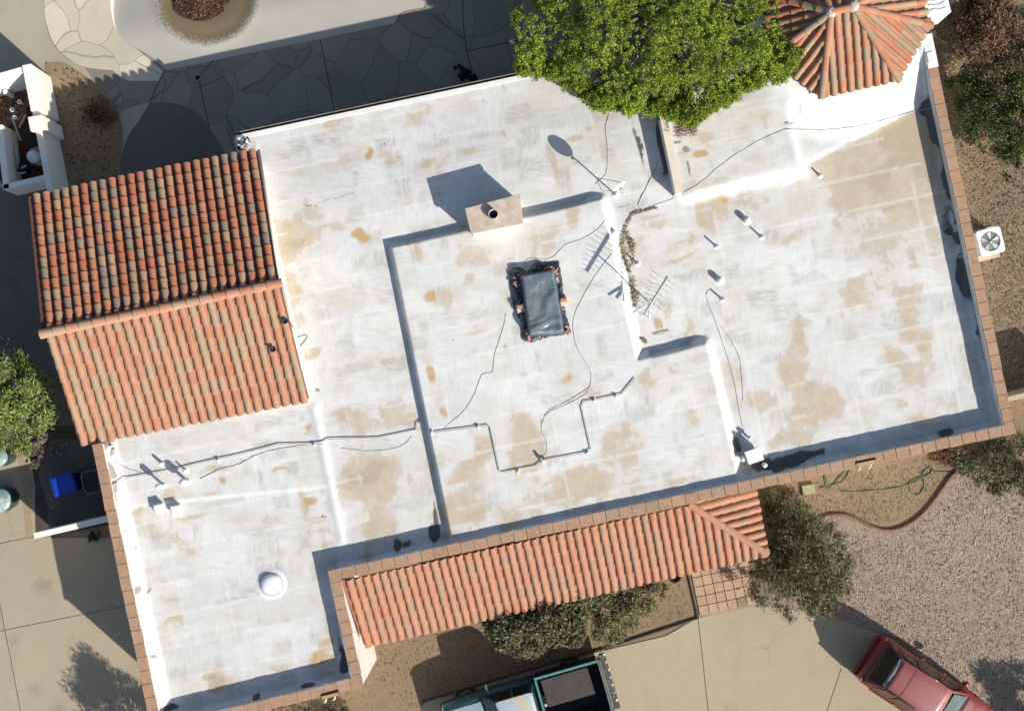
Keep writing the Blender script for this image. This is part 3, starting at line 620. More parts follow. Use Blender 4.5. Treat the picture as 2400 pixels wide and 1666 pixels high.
# dried roof paint slopped over the inner edge of the copings, one ragged ribbon per run
for a, b, amt in ((SEc, NIc, .3), (NIc, SErc, .75), (SErc, NEc, .25), (SWc, SEc, .3)):
    A = np.array(a); B = np.array(b); L = np.linalg.norm(B-A); d = (B-A)/L; nn = np.array([-d[1], d[0]])
    n_ = int(L/.06); v = []; wv = 0
    for i in range(n_+1):
        if rnd.random() < .3: wv = rnd.choice([0, 0, .02, .035, .05]) if rnd.random() < amt else 0
        p = A + d*(.1+(L-.2)*i/n_); p0 = p + nn*.185; p1 = p + nn*(.168-wv*rnd.uniform(.7, 1.2)-.002)
        v += [(p0[0], p0[1], ZC-.02), (p1[0], p1[1], ZC+.0125 if wv else ZC-.005)]
    mb = MB(); mb.add(v, [(2*i, 2*i+2, 2*i+3, 2*i+1) for i in range(n_)]); mb.build('paint_edge', M['white_paint'], house)
# ---------------------------------------------------------------- barrel tile roofs
def tile_slope(mb, poly, e0, e1, spacing, expo, rad, over=.06, jit=.004, base=1, topcap=False, mi=0, drop=.03, skip=None):
    """barrel tiles over a planar polygon (3D); e0->e1 is the eave, left to right seen from outside looking up the slope"""
    poly = [Vector(p) for p in poly]; e0 = Vector(e0); e1 = Vector(e1)
    ex = (e1-e0).normalized(); nrm = Vector()
    for i in range(len(poly)): nrm += poly[i-1].cross(poly[i])
    nrm.normalize()
    if nrm.z < 0: nrm = -nrm
    up = nrm.cross(ex).normalized()
    if up.z < 0: up = -up
    L = (e1-e0).length
    pu = [((p-e0).dot(ex), (p-e0).dot(up)) for p in poly]
    mb.add([p - nrm*drop for p in poly], [tuple(range(len(poly)))], base)
    n = max(1, round(L/spacing)); sp = L/n
    us = [sp*(i+.5) for i in range(n)]
    lo = min(q[0] for q in pu); hi = max(q[0] for q in pu)
    u = us[0]-sp
    while u > lo+.05: us.append(u); u -= sp
    u = us[n-1]+sp
    while u < hi-.05: us.append(u); u += sp
    seg = 7
    for ci, u in enumerate(us):
        vs = []
        for i in range(len(pu)):
            a, b = pu[i-1], pu[i]
            if (a[0] > u) != (b[0] > u): vs.append(a[1] + (u-a[0])/(b[0]-a[0])*(b[1]-a[1]))
        if len(vs) < 2: continue
        v0, v1 = min(vs), max(vs)
        if v1-v0 < .08: continue
        v0 -= over if v0 < .3 else 0
        v0 += rnd.uniform(-.012, .012)
        ju = rnd.uniform(-jit, jit)*2
        v = v0; k = 0
        while v < v1 - .03:
            w_ = min(v+expo+.07, v1); 
            if w_-v < .05: break
            j = rnd.uniform(-jit, jit); r0 = rad*rnd.uniform(.97, 1.04); r1 = rad*.80
            lift0 = .022 + rnd.uniform(0, .006); lift1 = .0
            ring = []
            for (vv, rr, lf) in ((v, r0, lift0), (w_, r1 + (r0-r1)*(1-(w_-v)/(expo+.07)), lift1)):
                for s_ in range(seg+1):
                    t = math.pi*s_/seg
                    ring.append(e0 + ex*(u+ju+j+rr*math.cos(t)) + up*vv + nrm*(rr*math.sin(t)*.92 + lf - drop*.6))
            fs = [(s_, s_+1, seg+1+s_+1, seg+1+s_) for s_ in range(seg)]
            # thickness at the lower end
            o = len(ring); ring += [Vector(q) for q in ring[:seg+1]]
            for s_ in range(seg+1):
                t = math.pi*s_/seg; rr = r0-.018
                ring.append(e0 + ex*(u+ju+j+rr*math.cos(t)) + up*(v+.002) + nrm*(rr*math.sin(t)*.92 + lift0 - drop*.6))
            fs += [(o+s_+1, o+s_, o+seg+1+s_, o+seg+1+s_+1) for s_ in range(seg)]
            mb.add(ring, fs, mi, True)
            v += expo + (rnd.uniform(.01,.035) if rnd.random() < .06 else 0); k += 1
        # pan tile (concave) beside the column
        pu0 = u + sp/2
        vs = []
        for i in range(len(pu)):
            a, b = pu[i-1], pu[i]
            if (a[0] > pu0) != (b[0] > pu0): vs.append(a[1] + (pu0-a[0])/(b[0]-a[0])*(b[1]-a[1]))
        if len(vs) >= 2 and max(vs)-min(vs) > .1:
            v = min(vs) - over*.7; v1 = max(vs)
            while v < v1-.03:
                w_ = min(v+expo+.03, v1); ring = []; rr = sp*.42
                for (vv, lf) in ((v, .012), (w_, 0)):
                    for s_ in range(5):
                        t = s_/4; ring.append(e0 + ex*(pu0+rr*(2*t-1)) + up*vv + nrm*(lf - drop*.75 + .03*(2*t-1)**2))
                mb.add(ring, [(s_, s_+1, 5+s_+1, 5+s_) for s_ in range(4)], 2, True)
                v += expo
def ridge_caps(mb, a, b, rad, ln=.38, mi=0, lift=.05, r_end=None):
    a = Vector(a); b = Vector(b); d = b-a; L = d.length; d.normalize(); n = max(1, round(L/ln)); ln = L/n
    side = d.cross(Vector((0, 0, 1))).normalized(); up = side.cross(d).normalized()
    if up.z < 0: up = -up
    for i in range(n):
        p0 = a + d*(ln*i); p1 = a + d*(ln*(i+1)+.05); r0 = rad*rnd.uniform(.97, 1.04); r1 = rad*.84; ring = []
        for p, r_, lf in ((p0, r0, lift+.02), (p1, r1, lift)):
            for s_ in range(9):
                t = math.pi*s_/8; ring.append(p + side*(r_*math.cos(t)) + up*(r_*math.sin(t)*.8 + lf - .06))
        mb.add(ring, [(s_, s_+1, 10+s_, 9+s_) for s_ in range(8)], mi, True)
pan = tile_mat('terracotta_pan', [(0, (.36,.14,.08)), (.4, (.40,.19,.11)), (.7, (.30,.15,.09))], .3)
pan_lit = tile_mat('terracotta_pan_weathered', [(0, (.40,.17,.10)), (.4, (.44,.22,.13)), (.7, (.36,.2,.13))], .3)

# west wing: gable roof, ridge and two slopes
zE, zG = 3.25, 4.33
n0, n1 = P3(75,462,zE), P3(602,352,zE); g0, g1 = P3(105,781,zG), P3(654,664,zG); s0, s1 = P3(186,1040,zE), P3(724,936,zE)
mb = MB(); tile_slope(mb, [n1, n0, g0, g1], n1, n0, .29, .355, .109, drop=.07)
o = mb.build('tile_roof', [M['tile_mix'], M['tile_base'], simple('shade_dark_pan', (.15,.06,.04), (.09,.04,.03), 5, .95)], house); o['label'] = 'north slope of the west wing roof in mixed grey and terracotta barrel tiles'  # pans coloured dark to paint the shade between the north slope tiles
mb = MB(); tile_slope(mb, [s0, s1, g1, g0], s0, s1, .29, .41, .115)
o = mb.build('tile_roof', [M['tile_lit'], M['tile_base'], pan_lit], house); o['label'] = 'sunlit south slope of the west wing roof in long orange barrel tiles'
mb = MB(); ridge_caps(mb, g0-Vector((.12,.03,0)), g1+Vector((.06,.015,0)), .15, .40, lift=.07); mb.build('ridge_cap', [M['tile_lit']], house)
for (p, q) in ((n1, g1), (g1, s1)):      # mortar along the rakes
    off = Vector((UX[0], UX[1], 0))*.04
    mb = MB(); mb.tube([p+off-Vector((0,0,.05)), q+off-Vector((0,0,.05))], .05, 6); mb.build('rake_mortar', M['cream'], house)
mb = MB()
def insetp(p, dx, dy): return (p.x + UX[0]*dx + VX[0]*dy, p.y + UX[1]*dx + VX[1]*dy)
N0, N1, G0, G1, S0, S1 = insetp(n0,.3,-.35), insetp(n1,-.02,-.35), insetp(g0,.3,0), insetp(g1,-.02,0), insetp(s0,.3,.25), insetp(s1,-.02,0)
zt = 3.12
mb.add([(*N0,0),(*N1,0),(*S1,0),(*S0,0),(*N0,zt+.09),(*N1,zt+.09),(*S1,zt),(*S0,zt),(*G0,zG-.1),(*G1,zG-.1)],
       [(0,1,5,4),(2,3,7,6),(3,0,4,8,7),(1,2,6,9,5),(4,5,9,8),(7,8,9,6)])
mb.build('wall', M['stucco'], house)
# drop the crumbled mortar corner at the garage end of the wing
mb = MB()
for i in range(26):
    x, y = P(232+rnd.uniform(-8,32), 1048+rnd.uniform(-16,24), 3.2); mb.box((x, y, 3.05), (rnd.uniform(.06,.16), rnd.uniform(.05,.14), rnd.uniform(.05,.16)), rnd.uniform(0,3), taper=.7)
mb.build('broken_mortar', M['mortar'], house)
# sooty flashing at the north-east corner of the tiled wing
mb = MB()
for i in range(22):
    x, y = P(566+rnd.uniform(-8,16), 338+rnd.uniform(-16,26), 3.1); mb.box((x, y, 3.0), (rnd.uniform(.06,.16), rnd.uniform(.05,.12), rnd.uniform(.05,.16)), rnd.uniform(0,3), taper=.6, mi=i % 2)
mb.build('corner_flashing', [M['white_paint'], M['black_plastic']], house)

# porch roof along the south wall with a hipped east end
zp, zq = 3.24, 2.44
p0, p1 = P3(797,1362,zp), P3(1617,1183,zp); q0, q1 = P3(853,1512,zq), P3(1797,1297,zq); h1 = P3(1766,1146,zq)
mb = MB(); tile_slope(mb, [q0, q1, p1, p0], q0, q1, .262, .42, .105)
o = mb.build('porch_roof', [M['tile_porch'], M['tile_base'], pan_lit], house)
mb = MB(); tile_slope(mb, [q1, h1, p1], q1, h1, .262, .42, .105)
o = mb.build('porch_roof', [M['tile_porch'], M['tile_base'], pan_lit], house); o['label'] = 'hipped east end of the porch roof'
mb = MB(); ridge_caps(mb, q1+(q1-p1)*.01, p1, .12, .42, lift=.06); mb.build('hip_cap', [M['tile_porch']], house)
mb = MB(); 
for t in (.02, .25, .5, .75, .985):
    c = q0.lerp(q1, t); mb.box((c.x-.03*VX[0]*-8, c.y+.25, 0), (.22, .22, 2.2), BA)
a_, b_ = insetp(q0,0,.25), insetp(q1,-.25,.25); seg_box(mb, a_, b_, .14, 2.18, 2.36)
mb.build('porch_beam', M['stucco'], house)

# corner turret with an eight-sided tile roof
eave = [(1925,226),(2105,186),(2178,60),(2146,-70),(2030,-160),(1880,-130),(1795,-10),(1806,134)]
zE2, zT = 3.62, 4.62
ev = [P3(*q, zE2) for q in eave]; pL, pR = P3(1948,30,zT), P3(2000,16,zT)
peak = {0: (pL, pR), 1: (pR,), 2: (pR,), 3: (pR,), 4: (pR, pL), 5: (pL,), 6: (pL,), 7: (pL,)}
mb = MB()
for i in range(8):
    a, b = ev[i], ev[(i+1) % 8]; pk = peak[i]
    poly = [a, b] + ([pk[1], pk[0]] if len(pk) == 2 else [pk[0]])
    tile_slope(mb, poly, a, b, .27, .40, .100, mi=0, drop=.06)
M['tile_turret'] = tile_mat('terracotta_turret', [(0, (.45,.20,.12)), (.2, (.42,.155,.085)), (.36, (.38,.26,.165)), (.52, (.30,.235,.165)), (.64, (.44,.22,.14)), (.80, (.34,.25,.17)), (.92, (.45,.18,.105))], .3)
mb.build('turret_roof', [M['tile_turret'], M['tile_base'], pan_lit], house)
mb = MB()
for i in range(8):
    pk = pL if i in (0, 7, 6, 5) else pR
    d = (ev[i]-pk); ridge_caps(mb, ev[i]+d*.03, pk, .115, .42, lift=.07)
ridge_caps(mb, pL, pR, .12, .5, lift=.07)
mb.build('ridge_cap', [M['tile_turret']], house)
for q in (pL, pR): mb = MB(); mb.lathe((q.x, q.y, q.z-.06), [(.17,0),(.16,.12),(.09,.17),(0,.18)], 9, 0, False); mb.build('mortar_cap', M['mortar'], house)
mb = MB(); mb.prism([((p.x-TC[0])*.93+TC[0], (p.y-TC[1])*.93+TC[1]) for p in ev], 0, zE2-.05); mb.build('wall', M['wall'], house)

# ---------------------------------------------------------------- things on the roof
def cable(px, label, r=.0065, z=ZR, mat='cable', name='roof_cable', cat='cable', group=None, lift=.006, n=5, zfun=None):
    line = smoothline(px, n); pts = []
    for a, b in line:
        x, y = P(a, b, z); zz = zroof(x, y) + lift; x, y = P(a, b, zz); pts.append((x + rnd.uniform(-.008,.008), y+rnd.uniform(-.008,.008), zz + rnd.uniform(0, .012)))
    mb = MB(); mb.tube(pts, r, 5); return tag(mb.build(name, M[mat]), label, cat, group)
u0, v0_ = U[0, 0], V[0, 0]
def zroof(x, y):
    u = x*UX[0]+y*UX[1]; v = x*VX[0]+y*VX[1]; i = int(round((v-v0_)/step)); j = int(round((u-u0)/step))
    if 0 <= i < zf.shape[0] and 0 <= j < zf.shape[1]: return float(zf[i, j])
    return ZR
cable([(1432,255),(1420,300),(1424,350),(1422,400),(1415,415),(1395,432)], 'thin grey cable running up the roof from the satellite dish to the tree')
cable([(1537,378),(1538,395),(1525,420),(1510,450),(1496,480)], 'short dark cable beside the shaded fin wall', .012)
cable([(1480,502),(1540,480),(1585,462),(1640,430),(1700,380),(1770,335),(1843,303)], 'long grey cable running diagonally from the debris line up to the turret side')
cable([(1843,303),(1900,305),(1960,303),(2040,290),(2105,272),(2190,252)], 'pale cable crossing the white slope below the turret to the east parapet', .008, mat='conduit')
cable([(1228,625),(1240,606),(1290,606),(1325,575),(1365,560),(1408,532),(1432,490)], 'grey cable curling above the black tarp toward the satellite mast')
cable([(1438,590),(1400,640),(1365,700),(1345,745),(1346,790),(1360,830),(1384,870),(1382,905),(1370,925),(1335,945),(1285,968),(1272,990),(1270,1010),(1280,1035),(1281,1060),(1264,1072)], 'long grey cable looping down the raised roof past the east side of the tarp')
cable([(1385,905),(1340,935),(1290,960),(1276,975)], 'short second cable lying beside the looping roof cable', .007)
cable([(1185,735),(1180,770),(1160,830),(1155,870),(1130,880),(1110,930),(1085,965),(1042,1003)], 'faint grey cable west of the tarp running down to the conduit')
cable([(1662,680),(1656,690),(1664,720),(1690,790),(1712,860),(1728,935),(1736,980),(1745,1015)], 'thin dark cable from a vent pipe down to the white rooftop box')
cable([(1690,765),(1715,800),(1735,850),(1742,940)], 'second faint cable east of the vent pipe cable', .006)
cable([(560,1088),(620,1060),(700,1045),(760,1040)], 'grey cable lying below the long roof conduit', .008)
cable([(470,1122),(520,1098),(555,1090),(600,1066)], 'short grey cable leaving the garage vent pipes', .009)
cable([(800,1050),(850,1056),(900,1055),(945,1043),(965,1022)], 'sagging grey cable under the conduit by the raised roof edge', .007)
cable([(268,1080),(300,1098),(330,1106)], 'short pale cable between the west parapet and the garage vent', .008)
cable([(688,797),(700,790),(715,785),(720,790),(712,802),(700,816)], 'loose bent wire on the white roof beside the tiled wing', .008, mat='black_plastic')
# the painted conduit that zigzags across the roof
cp = [(262,1137),(300,1120),(420,1098),(480,1083),(560,1066),(655,1041),(738,1040),(765,1030),(890,1026),(977,1008),(977,992),(986,990),(1002,1012),(1020,1013),(1145,997),(1150,1003),(1172,1105),(1180,1108),(1258,1092),(1272,1080),(1370,1062),(1386,1054),(1384,1044),(1364,955),(1370,942),(1395,938),(1440,928),(1460,924),(1490,887)]
th = thing('roof_conduit', 'long pale pipe zigzagging over the roof from the west parapet to the raised deck', 'pipe', P3(700,1040,ZR))
mb = MB(); pts = []
for i, (a, b) in enumerate(cp):
    x, y = P(a, b, ZR); zz = zroof(x, y)+.055; pts.append(P3(a, b, zz))
mb.tube(pts, .017, 7); mb.build('pipe', M['conduit'], th)
for a, b in ((512,1077),(737,1041),(1014,1012),(1122,999),(1214,1103),(1272,1080),(1375,1060),(1392,938),(1442,928)):
    mb = MB(); x, y = P(a, b, ZR); zz = zroof(x, y)
    mb.box((x, y, zz), (.08,.13,.055), BA+.1); mb.tube([(x-.03,y,zz+.09),(x+.03,y,zz+.09)], .022, 6); mb.build('pipe_block', M['white_paint'], th)
mb = MB(); mb.tube([P3(1262,1066,ZB+.1), P3(1270,1078,ZB+.12), P3(1282,1080,ZB+.1)], .045, 8); mb.build('junction', M['dull_steel'], th)
mb = MB(); mb.tube([P3(256,1143,ZR+.2), P3(272,1132,ZR+.12)], .05, 8); mb.build('junction', M['black_plastic'], th)

# satellite dish on its mast
bx, by = P(1443,457,ZR); zb = zroof(bx, by); sh = Vector((-sd.x, -sd.y, 0)).normalized()
dish = thing('satellite_dish', 'white satellite dish on a slim mast north of the raised deck corner', 'satellite dish', (bx, by, zb))
mast_top = Vector((bx, by, zb+1.15)); mb = MB(); mb.tube([(bx, by, zb), mast_top], .024, 8); mb.lathe((bx, by, zb), [(.12,0),(.1,.02),(.03,.04)], 12); mb.build('mast', M['white_metal'], dish)
ax = Vector((.55, -.80, .14)).normalized(); ctr = Vector((bx-.03, by+.05, zb+1.36))
side = ax.cross(Vector((0,0,1))).normalized(); upv = side.cross(ax).normalized()
vs = []; fs = []; nr, na = 8, 32
for j in range(nr+1):
    for k in range(na):
        r_ = j/nr; t = 2*math.pi*k/na; vs.append(ctr + side*(r_*.215*math.cos(t)) + upv*(r_*.24*math.sin(t)) + ax*(.05*r_*r_))
for j in range(nr):
    for k in range(na): fs.append((j*na+k, j*na+(k+1) % na, (j+1)*na+(k+1) % na, (j+1)*na+k))
mb = MB(); mb.add(vs, fs, 0, True); o = mb.build('reflector', M['white_metal'], dish); sm = o.modifiers.new('t', 'SOLIDIFY'); sm.thickness = .012
mb = MB(); lo = ctr - upv*.22; mb.tube([lo, lo - upv*.05 + ax*.1, ctr+ax*.24-upv*.2], .010, 6); mb.tube([ctr+ax*.23-upv*.2, ctr+ax*.29-upv*.17], .022, 8); mb.build('feed_arm', M['white_metal'], dish)
mb = MB(); mb.tube([mast_top, mast_top+(ctr-mast_top)*.9], .03, 6); mb.tube([mast_top, mast_top+Vector((.16,-.06,.08))], .02, 6); mb.build('bracket', M['dull_steel'], dish)
mb = MB()
for q in ((-.42,.14),(.3,.34)): mb.tube([(bx, by, zb+.5), (bx+q[0], by+q[1], zb+.02)], .010, 5)
mb.build('brace', M['dull_steel'], dish)

# television aerial
bx, by = P(1519,707,ZR); zb = zroof(bx, by)
an = thing('television_aerial', 'spindly television aerial standing beside the strip of dead leaves', 'aerial', (bx, by, zb))
top = Vector((bx+.02, by, zb+1.72)); mb = MB(); mb.tube([(bx, by, zb), top], .018, 6); mb.build('mast', M['dull_steel'], an)
bd = Vector((.52, .85, 0)).normalized(); pd = Vector((bd.y, -bd.x, 0)); zc = top - Vector((0,0,.08))
mb = MB(); mb.tube([zc-bd*.62, zc+bd*.72], .036, 6); mb.build('boom', M['dull_steel'], an)
mb = MB()
for i, t in enumerate(np.linspace(-.6, .62, 9)):
    L = .2+.04*i; a_ = .25 if i < 6 else .0
    for s_ in (-1, 1): mb.tube([zc+bd*t, zc+bd*(t-a_*L*.6)+pd*(s_*L)], .007, 4)
mb.build('element', M['dull_steel'], an)
z2 = Vector((bx, by, zb+.86)); b2 = Vector((.38, .92, 0)).normalized(); p2 = Vector((b2.y, -b2.x, 0))
mb = MB(); mb.tube([z2-b2*.5, z2+b2*.55], .013, 6)
for a_ in (-.4, -.1, .2): mb.tube([z2-b2*.12, z2-b2*.6+p2*a_*.9], .03, 5)
mb.build('lower_boom', M['white_metal'], an)
mb = MB()
for t in np.linspace(-.1, .5, 6):
    for s_ in (-1, 1): mb.tube([z2+b2*t, z2+b2*(t-.05)+p2*(s_*.22)], .0085, 4)
for s_ in (-1, 1): mb.tube([(bx, by, zb+.9), (bx+s_*.45, by-.3, zb+.01)], .006, 4)
mb.build('element', M['dull_steel'], an)

# tarp over a roof opening, held by bricks
rp = [(1223,648),(1295,634),(1319,776),(1243,783)]; op = [(1192,640),(1203,626),(1222,628),(1234,636),(1258,612),(1272,617),(1311,611),(1318,662),(1324,720),(1338,777),(1336,783),(1307,787),(1261,797),(1249,805),(1223,796),(1221,756),(1209,731),(1200,708)]
OPW = PP(op, ZB); RPW = PP(rp, ZB+.3)
cx, cy = np.mean([p[0] for p in OPW]), np.mean([p[1] for p in OPW])
Xt, Yt = np.meshgrid(np.arange(cx-1.25, cx+1.25, .022), np.arange(cy-1.5, cy+1.5, .022))
so_ = sdf(OPW, Xt, Yt); sr_ = sdf(RPW, Xt, Yt)
def vn(sc, seed):
    r = np.random.default_rng(seed); g = r.random((64, 64)); fx = Xt*sc % 63; fy = Yt*sc % 63; ix = fx.astype(int); iy = fy.astype(int); tx = fx-ix; ty = fy-iy
    tx = tx*tx*(3-2*tx); ty = ty*ty*(3-2*ty)
    return (g[iy, ix]*(1-tx)+g[iy, ix+1]*tx)*(1-ty)+(g[iy+1, ix]*(1-tx)+g[iy+1, ix+1]*tx)*ty
out_ = sstep(-.02, .1, sr_)
Zt = ZB + .03 + .30*(1-sstep(-.03, .09, sr_)) + out_*(.12*vn(4.5, 4)+.06*np.abs(vn(9, 6)-.5)*2)*sstep(-.01,.12,-so_)+out_*.008*vn(20,3) + (1-out_)*(.10*(vn(2.2, 8)) + .05*vn(5, 12) + .006*vn(14, 2) - .03*np.exp(-((Xt-cx)**2+(Yt-cy-.1)**2)/.25))
rid = np.abs(np.sin((Xt*3.0-Yt*9)*1.2+vn(3,9)*5)); Zt += .03*rid*(1-out_)*np.clip((cy-.45-Yt)/.4, 0, 1)
dr = NT('tarp_plastic'); at = dr.n('ShaderNodeAttribute'); at.attribute_name = 'dust'
k = dr.math('MULTIPLY', at.outputs['Fac'], dr.ramp(dr.noise(dr.pos(), 5, 6, .7), [(.3, .1), (.7, 1)]))
at2 = dr.n('ShaderNodeAttribute'); at2.attribute_name = 'sheet'; dr.col(dr.mix(at2.outputs['Fac'], dr.mix(k, (.115,.15,.18), (.18,.18,.165)), (.035,.042,.052))); dr.b.inputs['Roughness'].default_value = .32; dr.b.inputs['Specular IOR Level'].default_value = .6
dr.bump(dr.noise(dr.pos(), 6, 4, .55, 1.6), .45, .04)
tarp = gridmesh('tarp', np.stack([Xt, Yt, Zt], -1).reshape(-1, 3), gridfaces(so_ < .01+.05*(vn(10,12)-.6), *Xt.shape), dr.mat, None, {'dust': (1-out_)*np.exp(-(((Xt-cx)/.35)**2+((Yt-cy+.25)/.75)**2)), 'sheet': out_})
tag(tarp, 'crumpled dark blue-grey plastic tarp weighted with bricks on the raised deck', 'tarp')
sm = tarp.modifiers.new('t', 'SOLIDIFY'); sm.thickness = .01
M['brick'] = simple('brick', (.50,.25,.16), (.42,.21,.14), 12, .95, bump=.4); M['brick_pink'] = simple('brick_pink', (.52,.27,.23), (.40,.19,.16), 16, .9, bump=.4)
M['brick_pale'] = simple('pale_mortar', (.66,.55,.42), (.56,.46,.36), 10, .95)
for (px, py), lb in (((1221,722),'pale stack of two bricks on the west edge of the tarp'), ((1323,706),'pale stack of two bricks on the east edge of the tarp')):
    x, y = P(px, py, ZB+.2); t = thing('brick_stack', lb, 'bricks', (x, y, ZB+.06)); mb = MB(); mb.box((x, y, ZB+.06), (.27,.24,.12), BA+.05, 0); mb.build('lower_brick', M['brick_pale'], t, .008)
    mb = MB(); mb.box((x-.02, y+.03, ZB+.182), (.19,.10,.07), BA-.05); mb.build('upper_brick', M['brick'], t, .006)
corner = {'the north-west corner of the tarp': [(1211,660),(1208,652),(1214,645),(1222,641),(1230,641),(1206,664),(1210,669),(1217,668)],
          'the north-east corner of the tarp': [(1278,630),(1284,627),(1292,626),(1298,630),(1300,638),(1305,642),(1303,634)],
          'the south-west corner of the tarp': [(1235,782),(1238,789),(1240,795),(1236,776)],
          'the south-east corner of the tarp': [(1327,766),(1331,769),(1330,775),(1325,781)]}
for kx, lst in corner.items():
    for num_, (px, py) in enumerate(sorted(lst)):
        x, y = P(px, py, ZB+.14); mb = MB(); mb.box((0, 0, 0), (rnd.uniform(.07,.11), rnd.uniform(.05,.07), .05), rnd.uniform(0,3)); o = mb.build('brick_piece', M['brick_pink'], None, .01)
        o.location = (x, y, ZB+.10+rnd.uniform(0,.05)); o.rotation_euler = (rnd.uniform(-.3,.3), rnd.uniform(-.3,.3), 0)
        tag(o, 'small pinkish brick piece, ' + ['leftmost', 'second', 'third', 'fourth', 'fifth', 'sixth', 'seventh', 'rightmost'][num_] + ' from the left, at ' + kx, 'brick', 'brick pieces on ' + kx)

# white rooftop box with two round vents
bx, by = P(1768,1068,ZR+.45); wb = thing('rooftop_box', 'white metal box with two round vents by the south parapet', 'equipment box', (bx, by, ZR))
mb = MB(); mb.box((bx, by, ZR+.08), (.44,.36,.34), BA+.12); mb.box((bx, by, ZR+.42), (.50,.41,.03), BA+.12); mb.build('cabinet', M['white_metal'], wb, .01)
for q in ((1742,1075,.09),(1793,1090,.08)):
    p = P3(q[0], q[1], ZR+.35); mb = MB(); mb.lathe((p.x, p.y, ZR), [(.03,0),(.03,.25),(q[2],.26),(q[2],.32),(q[2]*.6,.37),(0,.38)], 18); mb.build('round_vent', M['white_metal'], wb)
p = P3(1755,1024,ZR+.2); mb = MB(); mb.lathe((p.x+.03, p.y-.02, ZR), [(.035,0),(.035,.18),(.07,.19),(.06,.27),(0,.29)], 16); mb.build('round_vent', M['white_metal'], wb)

# dead leaves and twigs caught on the roof: too many to count
def litter(name, label, paths, n, mat, z=ZR, wpx=9, size=(.03,.09)):
    mb = MB()
    for i in range(n):
        path, wd = rnd.choice(paths); k = rnd.randrange(len(path)-1); t = rnd.random(); a, b = path[k], path[k+1]
        px = a[0]+(b[0]-a[0])*t + rnd.gauss(0, wd*.5); py = a[1]+(b[1]-a[1])*t + rnd.gauss(0, wd*.25)
        x, y = P(px, py, z); zz = zroof(x, y)+.012+rnd.uniform(0,.04); L = rnd.uniform(*size); a_ = rnd.uniform(0, 6.28); ti = rnd.uniform(-.02,.02)
        dx, dy = math.cos(a_)*L/2, math.sin(a_)*L/2; wx, wy = -math.sin(a_)*.010, math.cos(a_)*.010
        mb.add([(x-dx-wx,y-dy-wy,zz-ti),(x+dx-wx,y+dy-wy,zz+ti),(x+dx+wx,y+dy+wy,zz+ti+.006),(x-dx+wx,y-dy+wy,zz-ti+.006)], [(0,1,2,3)], i % 2)
    o = mb.build(name, mat); tag(o, label, 'leaf litter', kind='stuff'); return o
lm = [simple('dead_leaf', (.27,.20,.12), (.2,.15,.09), 9, .9), simple('dead_leaf_pale', (.38,.32,.22), (.24,.2,.14), 9, .9)]
litter('leaf_litter', 'strip of dry brown leaves and twigs along the raised deck edge', [([(1464,545),(1458,570),(1462,600)],7),([(1466,540),(1484,580),(1478,630)],6),([(1462,600),(1470,620),(1476,640)],4),([(1480,650),(1486,680),(1490,700)],8),([(1486,680),(1490,720)],6),([(1464,540),(1480,505),(1500,494)],1.5),([(1480,503),(1540,487)],1.5),([(1478,560),(1482,580)],6),([(1506,794),(1512,802)],4)], 1050, lm)
litter('leaf_litter', 'pocket of brown leaves beside the white rooftop box', [([(1719,1012),(1724,1030)],2.5),([(1724,1030),(1730,1058)],6)], 500, lm)
litter('leaf_litter', 'scattered brown leaves at the foot of the west parapet', [([(258,1105),(266,1130)],4),([(268,1145),(274,1165)],3)], 160, lm)

# bent stick lying on the roof and two dark cones added to the tiles as wire mounts
mb = MB(); mb.tube([P3(1532,783,ZR+.03), P3(1550,780,ZR+.05), P3(1568,774,ZR+.03)], .012, 5); tag(mb.build('stick', M['bark']), 'curved dark stick lying north of the shaded roof step', 'stick')
for (a, b, lb) in ((668,752,'dark cone-shaped wire mount on the east rake of the tiled wing'), (640,818,'dark cone-shaped wire mount low on the sunlit tiles of the west wing')):
    z = 4.14 if b < 800 else 3.96; x, y = P(a, b, z); t = thing('wire_mount', lb, 'lamp', (x, y, z-.1))
    mb = MB(); mb.lathe((x, y, z-.12), [(.02,0),(.02,.12),(.10,.16),(.09,.16),(.02,.13)], 14); mb.build('shade', M['black_plastic'], t)  # dark cone of the added wire mount
    mb = MB(); mb.tube([(x+.1,y-.02,z),(x+.19,y-.1,z-.05),(x+.2,y-.2,z-.2)], .009, 5); mb.build('bracket', M['black_plastic'], t)
# ---------------------------------------------------------------- plants
def leafmesh(name, pts, nrm_bias, size, mat, parent, seed, elong=1.7, dirs=None, fold=.0):
    r = np.random.default_rng(seed); n = len(pts)
    nm = r.normal(size=(n, 3)); nm /= np.linalg.norm(nm, axis=1)[:, None]; nm = nm*1.0 + np.array([0, 0, nrm_bias]); nm /= np.linalg.norm(nm, axis=1)[:, None]
    t = r.normal(size=(n, 3)) if dirs is None else dirs + r.normal(size=(n, 3))*.35
    t -= (t*nm).sum(1)[:, None]*nm; t /= np.linalg.norm(t, axis=1)[:, None]+1e-9
    b = np.cross(nm, t); s = r.uniform(size[0], size[1], n)[:, None]
    v = np.stack([pts - t*s*elong*.5, pts + b*s*.5, pts + t*s*elong*.5, pts - b*s*.5], 1).reshape(-1, 3)
    f = np.arange(4*n).reshape(n, 4)
    return gridmesh(name, v, f, mat, parent, smooth=False)
def clump_points(blobs, n, seed, shell=.45, flat=.8, noise=.0):
    r = np.random.default_rng(seed); B = np.array(blobs, float); wgt = B[:, 3]**2; wgt /= wgt.sum()
    k = r.choice(len(B), n, p=wgt); d = r.normal(size=(n, 3)); d /= np.linalg.norm(d, axis=1)[:, None]
    rad = r.random(n)**shell; rad *= 1 + .18*r.normal(size=n)*.5; rad += (r.random(n) < .12)*r.random(n)*.55*(1 if shell > .45 else .35)
    p = B[k, :3] + d*rad[:, None]*B[k, 3][:, None]*np.array([1, 1, flat]); return p, d
